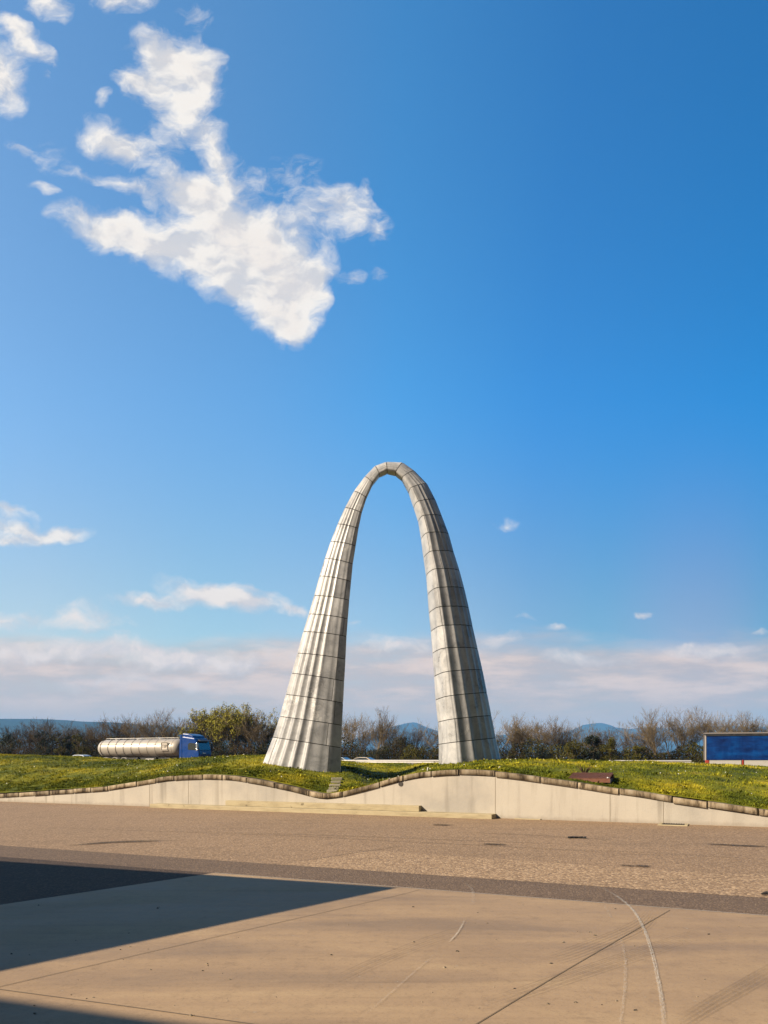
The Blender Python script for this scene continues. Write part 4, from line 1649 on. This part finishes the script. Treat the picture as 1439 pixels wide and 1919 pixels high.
protos = {
    'bare': [tree_proto('bare_tree', s, sp, st, 5, M['bark'], twig=tw) for s, sp, st, tw in ((3, 1.15, 3, 0.0085), (8, 1.05, 3, 0.0085), (15, 1.35, 1, 0.0085), (21, 0.95, 2, 0.0085))],
    'brown': [tree_proto('bare_tree', s, sp, st, 5, M['bark_brown'], twig=tw) for s, sp, st, tw in ((31, 1.3, 3, 0.009), (37, 1.2, 3, 0.009), (44, 1.25, 2, 0.009))],
    'leafy': [tree_proto('budding_tree', s, sp, st, 4, M['bark'], 0.75, M['leaf_yellow'], twig=0.013) for s, sp, st in ((51, 0.6, 3), (58, 0.55, 4), (63, 0.7, 2))],
}
used = set()
# behind which line the trees stand: offset beyond the far carriageway
TREES = [  # px, top y, kind, variant, extra depth
    (28, 1362, 'brown', 0, 4), (48, 1357, 'brown', 1, 2), (68, 1351, 'brown', 2, 3), (90, 1350, 'brown', 0, 1), (112, 1356, 'brown', 1, 4), (136, 1358, 'brown', 2, 2), (158, 1361, 'brown', 0, 3),
    (180, 1357, 'brown', 1, 2), (200, 1354, 'brown', 2, 4), (216, 1349, 'brown', 0, 1), (236, 1343, 'bare', 2, 2), (254, 1346, 'brown', 1, 4), (270, 1342, 'bare', 0, 3), (290, 1338, 'bare', 1, 2), (308, 1343, 'brown', 2, 4), (326, 1335, 'bare', 3, 2), (346, 1337, 'bare', 2, 3),
    (362, 1345, 'bare', 1, 4), (380, 1330, 'leafy', 0, 1), (392, 1338, 'leafy', 2, 3), (404, 1331, 'leafy', 1, 2), (420, 1338, 'leafy', 2, 4), (436, 1332, 'leafy', 1, 1), (455, 1336, 'leafy', 2, 2), (464, 1341, 'leafy', 1, 4), (472, 1338, 'leafy', 0, 3), (480, 1336, 'leafy', 2, 1), (490, 1338, 'bare', 3, 2), (506, 1341, 'bare', 1, 1), (522, 1345, 'bare', 0, 4),
    (640, 1344, 'bare', 3, 3), (655, 1340, 'bare', 2, 1), (676, 1340, 'bare', 0, 2), (702, 1331, 'bare', 1, 0), (722, 1346, 'brown', 1, 3), (746, 1364, 'brown', 2, 1), (766, 1361, 'bare', 3, 3), (788, 1366, 'brown', 0, 2), (806, 1350, 'bare', 2, 1), (826, 1358, 'bare', 0, 2),
    (934, 1340, 'bare', 3, 1), (952, 1344, 'bare', 1, 3), (972, 1347, 'bare', 0, 2), (990, 1358, 'brown', 1, 3), (1006, 1352, 'bare', 2, 1), (1024, 1357, 'brown', 0, 2), (1050, 1347, 'bare', 1, 1), (1070, 1351, 'bare', 0, 3), (1092, 1372, 'brown', 2, 2), (1112, 1370, 'brown', 1, 1), (1138, 1366, 'brown', 0, 2),
    (1160, 1359, 'bare', 3, 3), (1180, 1368, 'brown', 2, 2), (1198, 1358, 'bare', 2, 1), (1216, 1364, 'brown', 1, 3), (1240, 1341, 'bare', 1, 0), (1262, 1337, 'bare', 0, 1), (1284, 1340, 'bare', 1, 3), (1303, 1338, 'bare', 3, 1), (1326, 1352, 'bare', 2, 3), (1350, 1343, 'bare', 0, 2), (1372, 1351, 'bare', 2, 1), (1396, 1347, 'bare', 3, 2), (1414, 1344, 'bare', 1, 1), (1436, 1350, 'bare', 0, 3), (1462, 1346, 'bare', 2, 2)]
ORD = ['first', 'second', 'third', 'fourth', 'fifth', 'sixth', 'seventh', 'eighth', 'ninth', 'tenth', 'eleventh', 'twelfth', 'thirteenth', 'fourteenth', 'fifteenth', 'sixteenth', 'seventeenth', 'eighteenth']
STRETCH = [(0, 182, 'brown leafless tree, {o} from the blue far ridge towards the tanker truck'),
           (182, 372, 'leafless tree rising over the tanker, {o} from the back of the tank towards the cab'),
           (372, 482, 'tree with young yellow green leaves, {o} from the blue cab towards the arch'),
           (482, 600, 'leafless tree beside the sunlit arch leg, {o} after the yellow green trees'),
           (600, 880, 'leafless tree seen between the arch legs, {o} from the sunlit leg'),
           (880, 1225, 'leafless tree, {o} from the dark arch leg towards the blue trailer'),
           (1225, 1318, 'tall wide leafless tree just before the blue trailer, {o} from the arch'),
           (1318, 1500, 'leafless tree top showing over the blue trailer, {o} from its near corner post')]
counts = {}
TB = 33.0
for px, py, kind, var, extra in sorted(TREES):
    u = (px - HX) / F
    b = TB + extra * 1.1
    # intersection of the sight line with the tree line: point R0+HD*a+HN*b with x=u*y
    a = (u * (R0.y + HN.y * b) - (R0.x + HN.x * b)) / (HD.x - u * HD.y)
    p = hp(a, b, -0.1)
    Ht = (EYE - (py - HY) / F * p.y + 0.1) * (1.10 if px < 1225 else 1.16)
    pr = protos[kind][var]
    key = (kind, var)
    o = pr if key not in used else copy_tree(pr)
    used.add(key)
    o.location = p
    s = Ht / 6.0
    wscale = {'leafy': 0.95, 'brown': 1.05, 'bare': 0.95}[kind] * random.uniform(0.9, 1.12)
    o.scale = (s * wscale, s * wscale, s)
    o.rotation_euler = (0, 0, random.uniform(0, 6.28))
    for x0, x1, lab in STRETCH:
        if x0 <= px < x1:
            counts[lab] = counts.get(lab, 0) + 1
            tag(o, lab.format(o=ORD[counts[lab] - 1]), 'tree', 'trees in the row behind the road')

# continuous scrub under and between the trees (one mass)
vs, fs, tone = [], [], []
NL = 210000
aa = rng.uniform(-105, 62, NL)
top_ref = [(-105, 4.2), (-60, 4.1), (-45, 3.9), (-25, 3.6), (-5, 3.2), (10, 2.9), (18, 2.3), (35, 2.5), (62, 2.7)]
hh = np.interp(aa, [t[0] for t in top_ref], [t[1] for t in top_ref])
lump = np.array([mnoise.noise(Vector((x * 0.28, 0.5, 3))) + 0.6 * mnoise.noise(Vector((x * 0.8, 7.5, 3))) for x in aa])
hh = hh * np.clip(1.0 + 0.55 * lump, 0.45, 1.7)
bb = TB - 2.6 + rng.uniform(0, 1, NL) ** 1.4 * 7.0 + 0.6 * lump
zz = hh * 1.08 * (1 - rng.uniform(0, 1, NL) ** 0.95) * np.clip(0.45 + (bb - (TB - 2.8)) * 0.4, 0.3, 1.05)
# sparser towards the tops
base = np.array(R0)[None, :] + np.outer(aa, np.array(HD)) + np.outer(bb, np.array(HN))
C = base.copy()
C[:, 2] = zz - 0.08
u = rng.normal(0, 1, (NL, 3))
u /= np.linalg.norm(u, axis=1)[:, None]
w = np.cross(u, rng.normal(0, 1, (NL, 3)))
w /= np.linalg.norm(w, axis=1)[:, None]
su = rng.uniform(0.05, 0.15, NL)[:, None]
sw = rng.uniform(0.03, 0.08, NL)[:, None]
Q = np.stack([C - u * su, C + w * sw, C + u * su, C - w * sw], 1)
o = np_mesh('undergrowth', Q.reshape(-1, 3), np.arange(NL * 4).reshape(-1, 4), M['scrub'], rng.uniform(0, 1, NL))
tag(o, kind='stuff')
# fine twigs standing out of the scrub
NTW = 34000
aa = rng.uniform(-105, 62, NTW)
lump = np.array([mnoise.noise(Vector((x * 0.35, 2.5, 8))) for x in aa])
bb = TB - 1.5 + rng.uniform(0, 6, NTW)
z0 = rng.uniform(0.2, 1.8, NTW)
L = rng.uniform(0.5, 1.2, NTW) * np.clip(1 + 0.6 * lump, 0.4, 1.8) * np.interp(aa, [-105, -30, 0, 62], [1.7, 1.5, 1.1, 0.8])
z0 *= np.interp(aa, [-105, -30, 0, 62], [1.7, 1.5, 1.2, 0.9])
base = np.array(R0)[None, :] + np.outer(aa, np.array(HD)) + np.outer(bb, np.array(HN))
base[:, 2] = z0
tip = base + np.stack([rng.normal(0, 0.32, NTW), rng.normal(0, 0.32, NTW), np.ones(NTW)], 1) * L[:, None]
wv = np.stack([np.full(NTW, 0.012), np.zeros(NTW), np.zeros(NTW)], 1) * rng.uniform(0.6, 1.4, NTW)[:, None]
Tm = np.stack([base - wv, base + wv, tip], 1)
o = np_mesh('scrub_twigs', Tm.reshape(-1, 3), np.arange(NTW * 3).reshape(-1, 3), M['scrub_tan'])
tag(o, kind='stuff')


def shrub(name, px, py, wid, extra, mat, label, seed, dens=2600):
    g = np.random.default_rng(seed)
    u_ = (px - HX) / F
    b = TB - 3.0 + extra
    a = (u_ * (R0.y + HN.y * b) - (R0.x + HN.x * b)) / (HD.x - u_ * HD.y)
    p = hp(a, b, -0.1)
    H = EYE - (py - HY) / F * p.y + 0.1
    W = wid / F * p.y / 2
    root = empty(name, p)
    tag(root, label, 'shrub', 'shrubs at the foot of the trees')
    m_ = MB()
    for k in range(5):
        a_ = g.uniform(0, 6.28)
        r_ = g.uniform(0.1, 0.6) * W
        m_.tube([(0, 0, -0.05), (math.cos(a_) * r_ * 0.4, math.sin(a_) * r_ * 0.4, H * 0.4), (math.cos(a_) * r_, math.sin(a_) * r_, H * g.uniform(0.7, 0.95))], [0.07, 0.05, 0.015], 5)
    m_.build('stem', M['bark_brown'], root)
    # clumps
    cl = [(g.normal(0, 0.42) * W, g.normal(0, 0.42) * W, H * g.uniform(0.18, 0.88), g.uniform(0.2, 0.42) * W) for _ in range(24)]
    vs, tone = [], []
    for k in range(dens):
        c = cl[g.integers(0, len(cl))]
        d = g.normal(0, 1, 3)
        d /= np.linalg.norm(d)
        r_ = c[3] * g.uniform(0.5, 1.05)
        q = np.array([c[0], c[1], c[2]]) + d * r_ * np.array([1, 1, 0.9])
        q[2] = max(q[2], 0.05)
        uu = g.normal(0, 1, 3)
        uu /= np.linalg.norm(uu)
        ww = np.cross(uu, g.normal(0, 1, 3))
        ww /= np.linalg.norm(ww)
        a1, a2 = g.uniform(0.05, 0.11), g.uniform(0.03, 0.06)
        vs += [q - uu * a1, q + ww * a2, q + uu * a1, q - ww * a2]
        tone.append(g.uniform(0, 1))
    vs = np.array(vs)
    zx = vs[:, 2].max()
    vs[:, 2] *= H / zx
    o = np_mesh('foliage', vs, np.arange(len(vs)).reshape(-1, 4), mat, tone)
    o.parent = root
    return root


shrub('evergreen_shrub', 12, 1371, 44, 0, M['leaf_dark'], 'broad dark evergreen shrub below the blue far ridge', 1)
shrub('evergreen_shrub', 82, 1366, 38, 0, M['leaf_dark'], 'tall almost black ivy covered shrub by the white car', 2)
shrub('evergreen_shrub', 130, 1378, 26, 0.5, M['leaf_dark'], 'narrow dark shrub between the yellowish bush and the green bush', 3)
shrub('olive_shrub', 113, 1382, 24, -0.4, M['leaf_olive'], 'small yellowish olive bush over the white car', 4, 1700)
shrub('olive_shrub', 155, 1374, 40, 0, M['leaf_olive'], 'rounded green bush just behind the tail of the tanker', 5)
shrub('evergreen_shrub', 415, 1385, 48, 0.3, M['leaf_dark'], 'dark bush in front of the yellow green trees beside the blue cab', 6)
shrub('evergreen_shrub', 490, 1392, 40, 0.3, M['leaf_dark'], 'low dark bush next to the sunlit arch leg', 7)
shrub('olive_shrub', 776, 1392, 46, 0.2, M['leaf_olive'], 'olive green bush between the arch legs', 8)
shrub('olive_shrub', 1070, 1383, 52, 0.4, M['leaf_olive'], 'low olive bush beneath the wide leafless tree before the mountain gap', 9)
shrub('evergreen_shrub', 1112, 1376, 36, 0.2, M['leaf_dark'], 'upright dark green bush below the mountain peak', 10)
shrub('olive_shrub', 1145, 1380, 44, 0.2, M['leaf_olive'], 'bushy yellow green shrub next to the upright dark bush', 11)
shrub('olive_shrub', 1192, 1394, 40, 0.2, M['leaf_olive'], 'low spreading olive bush further towards the blue trailer', 12)
shrub('evergreen_shrub', 1010, 1398, 46, 0.2, M['leaf_dark'], 'low dark bush close to the dark arch leg', 13)
shrub('evergreen_shrub', 705, 1396, 60, 0.2, M['leaf_dark'], 'low dark bush under the tallest tree between the arch legs', 14)

# ------------------------------------------------------------------ far hills


def ridge(name, prof, D, depth, seed, rough):
    xs = np.linspace(prof[0][0], prof[-1][0], 180)
    ys = np.interp(xs, [p[0] for p in prof], [p[1] for p in prof])
    rows = np.linspace(-1, 1, 15)
    vs, fs = [], []
    for i, (px, py) in enumerate(zip(xs, ys)):
        zt = max(0.0, EYE - (py - HY) / F * D)
        for j, r_ in enumerate(rows):
            y = D + r_ * depth
            x = (px - HX) / F * D
            f = max(0.0, 1 - abs(r_)) ** 0.8
            nz_ = mnoise.fractal(Vector((x * 0.0016, y * 0.0016, seed)), 1.0, 2.0, 5)
            z = zt * f * (1 + rough * nz_ * (0.25 + 0.75 * abs(r_))) - (0.2 if abs(r_) > 0.99 else 0)
            vs.append((x + 60 * nz_, y, z if abs(r_) < 0.99 else -0.2))
    n = len(rows)
    for i in range(len(xs) - 1):
        for j in range(n - 1):
            fs.append((i * n + j, (i + 1) * n + j, (i + 1) * n + j + 1, i * n + j + 1))
    o = np_mesh(name, vs, fs, M['hill'])
    o.data.shade_smooth()
    return tag(o, kind='structure')


ridge('hills', [(-500, 1352), (-200, 1346), (0, 1346.5), (60, 1347.5), (130, 1350.5), (200, 1353.5), (300, 1360), (420, 1372), (560, 1395), (640, 1420)], 4200, 700, 3, 0.10)
ridge('mountains', [(560, 1420), (640, 1398), (690, 1376), (730, 1363), (755, 1356.5), (772, 1354), (785, 1358), (800, 1364), (830, 1372), (880, 1386), (950, 1376), (1010, 1378), (1060, 1372), (1085, 1364), (1100, 1357), (1126, 1354), (1140, 1358), (1152, 1364), (1175, 1367),
                   (1210, 1362.5), (1250, 1366), (1300, 1362), (1350, 1360.5), (1400, 1363), (1440, 1361), (1600, 1372), (1900, 1410)], 8000, 1000, 9, 0.12)

# ------------------------------------------------------------------ buildings out of frame that shade the slab
off = lambda Hh: Vector((LIGHT.x, LIGHT.y, 0)) * (Hh / -LIGHT.z)
H1 = 3.4
sc_ = gnd(748, 1664.5)
e1 = (gnd(0, 1614) - sc_).normalized()
e2 = (gnd(0, 1823) - sc_).normalized()
k0 = sc_ - off(H1)
m_ = MB()
pts = [k0, k0 + e1 * 14, k0 + e1 * 14 + e2 * 8, k0 + e2 * 8]
bld = empty('service_building', k0)
tag(bld, 'low flat roofed building whose shadow crosses the concrete', 'building')
m_.prism([((q - k0).x * 0.985 - 0.12, (q - k0).y * 0.985) for q in pts], 0.0, H1 - 0.25, axis='z')
m_.build('wall', M['build'], bld)
m_ = MB()
m_.prism([((q - k0).x, (q - k0).y) for q in pts], H1 - 0.22, H1, axis='z')
m_.build('roof', M['silver'], bld)
H3 = 6.2
s0, s1 = gnd(0, 1871.5), gnd(345, 1919)
ee = (s1 - s0).normalized()
q0 = s0 - off(H3)
pts = [q0 - ee * 12, q0 + ee * 40, q0 + ee * 40 + Vector((-4.5, -11, 0)), q0 - ee * 12 + Vector((-4.5, -11, 0))]
cn = empty('canopy', q0)
tag(cn, 'tall flat canopy on steel posts above the concrete', 'canopy')
m_ = MB()
m_.prism([((q - q0).x, (q - q0).y) for q in pts], H3 - 0.4, H3, axis='z')
m_.build('roof', M['silver'], cn)
for f in (0.1, 0.9):
    pp = pts[3].lerp(pts[2], f) - q0 + Vector((0.5, 1.5, 0))
    m_ = MB()
    m_.box((pp.x, pp.y, (H3 - 0.41) / 2), (0.3, 0.3, H3 - 0.41))
    m_.build('post', M['steel'], cn)

# ------------------------------------------------------------------ air
HAZE = True
if HAZE:
    m_ = MB()
    m_.box((0, 4500, 224.5), (18000, 9700, 451.2))
    hz_o = m_.build('haze', None)
    hm = bpy.data.materials.new('air')
    hm.use_nodes = True
    nt = hm.node_tree
    nt.nodes.clear()
    out = nt.nodes.new('ShaderNodeOutputMaterial')
    pv = nt.nodes.new('ShaderNodeVolumePrincipled')
    pv.inputs['Color'].default_value = (0.20, 0.52, 1.0, 1)
    pv.inputs['Density'].default_value = 1.15e-4
    pv.inputs['Anisotropy'].default_value = 0.0
    nt.links.new(pv.outputs[0], out.inputs['Volume'])
    hz_o.data.materials.append(hm)
    tag(hz_o, kind='stuff')

# ------------------------------------------------------------------ sky and sun
world = bpy.data.worlds.new('World')
scene.world = world
world.use_nodes = True
wt_ = world.node_tree
wt_.nodes.clear()
N = NT(wt_)
co = N.n('ShaderNodeTexCoord').outputs['Generated']
sky = wt_.nodes.new('ShaderNodeTexSky')
sky.sky_type = 'NISHITA'
sky.sun_disc = False
sky.sun_elevation = SUN_EL
# the sun stands at -LIGHT
sky.sun_rotation = math.atan2(-LIGHT.x, -LIGHT.y)
sky.air_density = 1.0
sky.dust_density = 0.6
sky.ozone_density = 2.2
SKYSTR = 0.115
EXPO = 2.2                                             # 2 ** exposure
sep = N.n('ShaderNodeSeparateXYZ', i_0=co)
# direction of sight as slopes (to the side, up) seen towards +Y
yy = N.math('MAXIMUM', sep.outputs[1], 0.02)
uu = N.math('DIVIDE', sep.outputs[0], yy)
vv = N.math('DIVIDE', sep.outputs[2], yy)
pp = N.n('ShaderNodeCombineXYZ', i_0=uu, i_1=vv).outputs[0]
w1 = N.vmath('SCALE', N.vmath('SUBTRACT', N.noise(pp, 7.0, 3, 0.55, out=1), (0.5, 0.5, 0.5)), scale=0.075)
w2 = N.vmath('SCALE', N.vmath('SUBTRACT', N.noise(pp, 28.0, 3, 0.6, out=1), (0.5, 0.5, 0.5)), scale=0.020)
pw = N.vmath('ADD', N.vmath('ADD', pp, w1), w2)
BL = [  # px, py, rx, ry, rotation (deg, clockwise in the picture), weight
    (325, 100, 85, 48, 10, 1.0), (385, 140, 38, 62, -18, 0.7), (300, 150, 85, 60, -10, 0.7), (258, 160, 48, 26, 0, 0.6), (345, 205, 62, 75, 20, 0.9), (398, 270, 46, 50, 30, 0.9), (300, 270, 60, 50, 0, 0.4),
    (208, 270, 80, 42, 22, 0.85), (232, 300, 36, 30, 30, 0.5), (195, 195, 18, 18, 0, 0.5),
    (425, 328, 70, 46, 0, 0.7), (540, 326, 70, 44, -10, 0.55), (345, 350, 85, 34, 20, 0.8), (255, 362, 75, 24, 14, 0.6), (160, 335, 60, 16, 18, 0.42),
    (185, 432, 95, 36, 16, 1.0), (290, 462, 110, 52, 22, 1.1), (400, 420, 120, 85, 15, 1.15), (500, 480, 125, 95, 30, 1.2), (545, 570, 78, 70, 40, 1.1), (440, 540, 130, 40, 30, 0.8), (600, 520, 40, 80, 10, 0.5), (560, 610, 40, 34, 30, 0.7),
    (600, 400, 100, 48, 0, 0.62), (672, 420, 70, 46, 8, 0.42), (715, 445, 34, 34, 0, 0.45), (640, 370, 60, 30, 20, 0.4), (682, 352, 18, 24, 0, 0.5), (655, 525, 24, 16, 0, 0.4), (704, 528, 26, 16, 0, 0.45),
    (5, 150, 58, 75, 0, 1.0), (55, 88, 85, 24, 38, 0.8), (15, 55, 40, 30, 40, 0.6), (80, 12, 60, 34, 30, 0.8), (235, 10, 70, 32, 0, 0.7), (372, 38, 34, 20, 40, 0.5), (86, 158, 18, 16, 40, 0.5), (45, 285, 48, 18, 28, 0.5), (84, 366, 32, 16, 20, 0.45), (90, 300, 60, 60, 0, 0.24),
    (45, 985, 120, 26, 6, 0.9), (15, 945, 70, 16, 10, 0.8), (125, 990, 62, 20, 0, 0.7), (10, 1008, 70, 14, 0, 0.6),
    (275, 1137, 80, 20, 3, 0.8), (370, 1118, 70, 30, 14, 0.8), (450, 1136, 110, 32, 8, 0.9), (555, 1152, 50, 14, 8, 0.55), (150, 1160, 110, 32, 10, 0.6), (10, 1152, 90, 26, 0, 0.55),
    (60, 1216, 160, 28, 4, 0.85), (255, 1226, 150, 26, 6, 0.85), (430, 1238, 160, 24, 4, 0.8), (170, 1264, 130, 18, 0, 0.6), (330, 1282, 150, 18, 4, 0.5), (745, 1216, 100, 18, 0, 0.7), (1110, 1236, 130, 17, 3, 0.6), (1340, 1226, 120, 16, 0, 0.55), (1080, 1285, 90, 10, 0, 0.35),
    (950, 972, 30, 14, 5, 0.65), (1040, 1177, 28, 8, 0, 0.6), (1220, 1155, 24, 8, 0, 0.55), (935, 1208, 60, 16, 5, 0.5), (660, 1176, 34, 10, 5, 0.4), (1435, 1192, 26, 6, 0, 0.4), (975, 1170, 40, 9, 0, 0.3)]
acc = 0.0
for px, py, rx, ry, rot, w in BL:
    k = 1.16
    mp = N.mapping(pw, loc=((px - HX) / F, (HY - py) / F, 0), rot=(0, 0, R(-rot)), scale=(rx * k / F, ry * k / F, 1), typ='TEXTURE')
    gr = wt_.nodes.new('ShaderNodeTexGradient')
    gr.gradient_type = 'SPHERICAL'
    wt_.links.new(mp, gr.inputs[0])
    acc = N.math('MULTIPLY_ADD', gr.outputs['Fac'], w, acc)
acc = N.math('MINIMUM', acc, 1.25)
fb = N.noise(N.mapping(pw, rot=(0, 0, R(28)), scale=(1, 1.5, 1)), 13.0, 9, 0.62)
fb2 = N.noise(N.mapping(pw, rot=(0, 0, R(-50)), scale=(1, 1.7, 1)), 36.0, 8, 0.68, dist=0.6)
nz_ = N.math('ADD', N.math('MULTIPLY', N.math('SUBTRACT', fb, 0.5), 1.5), N.math('MULTIPLY', N.math('SUBTRACT', fb2, 0.5), 0.85))
present = N.mrange(acc, 0.02, 0.25)
core = N.mrange(acc, 0.45, 1.05, 1.0, 0.45)
dens = N.math('ADD', acc, N.math('MULTIPLY', N.math('MULTIPLY', nz_, present), core))
cm = N.mrange(dens, 0.10, 0.80, smooth=False)
cm = N.math('POWER', cm, 1.15)
cm = N.math('MULTIPLY', cm, N.mrange(sep.outputs[1], 0.05, 0.3))
# shading: thick parts slightly grey, with relief from noise compared with a copy shifted to the sun
fbs = N.noise(N.mapping(N.vmath('ADD', pw, (-0.018, 0.012, 0)), rot=(0, 0, R(28)), scale=(1, 1.5, 1)), 13.0, 5, 0.55)
fb5 = N.noise(N.mapping(pw, rot=(0, 0, R(28)), scale=(1, 1.5, 1)), 13.0, 5, 0.55)
rel = N.mrange(N.math('SUBTRACT', fb5, fbs), -0.10, 0.08)
thick = N.mrange(dens, 0.75, 1.5)
lit = N.mix(rel, (0.68, 0.68, 0.71), (1.0, 0.94, 0.87))
lit = N.mix(N.math('MULTIPLY', thick, 0.45), lit, (0.94, 0.83, 0.75))
lit = N.mix(N.mrange(vv, 0.3, 0.1), lit, N.mix(rel, (0.84, 0.73, 0.68), (1.02, 0.86, 0.75)))
# high thin veil low over the horizon
el = vv
bandn = N.noise(N.mapping(pp, scale=(2.2, 9, 1)), 1.7, 7, 0.6)
bandn2 = N.noise(N.mapping(pp, loc=(3, 1, 0), scale=(3.5, 16, 1)), 2.2, 6, 0.6)
edge = N.math('ADD', el, N.math('MULTIPLY', N.math('SUBTRACT', bandn, 0.5), 0.10))
band = N.mrange(edge, 0.172, 0.118)
band = N.math('MULTIPLY', band, N.mrange(bandn2, 0.25, 0.6, 0.75, 1.0))
bandc = N.mix(N.mrange(bandn2, 0.42, 0.66), (0.72, 0.55, 0.46), (1.02, 0.75, 0.58))
bandc = N.mix(N.mrange(el, 0.10, 0.03), bandc, (0.86, 0.61, 0.40))
# the sky is paler towards the sun's side and deeper away from it
gain = N.ramp(N.mrange(sep.outputs[0], -0.4, 0.5, smooth=False), [(0.0, (0.72, 0.92, 0.97)), (0.28, (0.50, 0.86, 1.0)), (0.46, (0.28, 0.79, 1.02)), (0.65, (0.135, 0.59, 0.89)), (0.97, (0.012, 0.42, 0.68))])
lowc = N.mix(N.mrange(sep.outputs[0], -0.25, 0.25), (1.3, 0.86, 0.66), (3.0, 0.78, 0.54))
lowc = N.mix(N.mrange(sep.outputs[0], 0.25, 0.45), lowc, (9.0, 0.74, 0.52))
low_ = N.mix(N.mrange(vv, 0.12, 0.5), lowc, (1.0, 1.0, 1.0))
gain = N.mix(1.0, gain, low_, 'MULTIPLY')
gain = N.vmath('SCALE', gain, scale=2.12 / EXPO)
gain = N.mix(N.mrange(sep.outputs[1], -0.1, 0.38), (0.2 * 1.68 / EXPO, 0.19 * 1.68 / EXPO, 0.18 * 1.68 / EXPO), gain)  # unseen sky behind the camera dimmed to deepen shade on arch and slab
GAIN = 1.0 / SKYSTR / EXPO
skyc = N.mix(1.0, sky.outputs[0], gain, 'MULTIPLY')
c = N.mix(N.math('MULTIPLY', band, 0.95), skyc, N.vmath('SCALE', bandc, scale=GAIN))
c = N.mix(N.math('MULTIPLY', cm, 0.97), c, N.vmath('SCALE', lit, scale=GAIN))
bg = wt_.nodes.new('ShaderNodeBackground')
bg.inputs['Strength'].default_value = SKYSTR
wt_.links.new(c, bg.inputs['Color'])
wo = wt_.nodes.new('ShaderNodeOutputWorld')
wt_.links.new(bg.outputs[0], wo.inputs['Surface'])
world.cycles.sampling_method = 'MANUAL'
world.cycles.sample_map_resolution = 512

sl = bpy.data.lights.new('sun', 'SUN')
sl.energy = 5.0
sl.angle = R(0.55)
sl.color = (1.0, 0.85, 0.66)
so = bpy.data.objects.new('sun', sl)
COL.objects.link(so)
so.rotation_euler = LIGHT.to_track_quat('-Z', 'Y').to_euler()
so.location = (-40, -20, 40)

# ------------------------------------------------------------------ camera
cam = bpy.data.cameras.new('camera')
cam.sensor_fit = 'VERTICAL'
cam.sensor_height = 36.0
cam.sensor_width = 36.0
cam.lens = F / 1919 * 36.0
cam.shift_y = (HY - 959.5) / 1919
cam.clip_start = 0.05
cam.clip_end = 40000
cobj = bpy.data.objects.new('camera', cam)
COL.objects.link(cobj)
cobj.location = (0, 0, EYE)
cobj.rotation_euler = (R(90), 0, 0)
scene.camera = cobj

scene.view_settings.view_transform = 'Standard'
scene.view_settings.look = 'None'
scene.view_settings.exposure = math.log2(EXPO)
scene.view_settings.gamma = 1.0
scene.render.engine = 'CYCLES'
cy = scene.cycles
cy.use_denoising = True
try:
    cy.denoiser = 'OPENIMAGEDENOISE'
    cy.denoising_input_passes = 'RGB_ALBEDO_NORMAL'
except Exception:
    pass
cy.max_bounces = 6
cy.diffuse_bounces = 3
cy.glossy_bounces = 2
cy.transparent_max_bounces = 12
cy.volume_bounces = 0
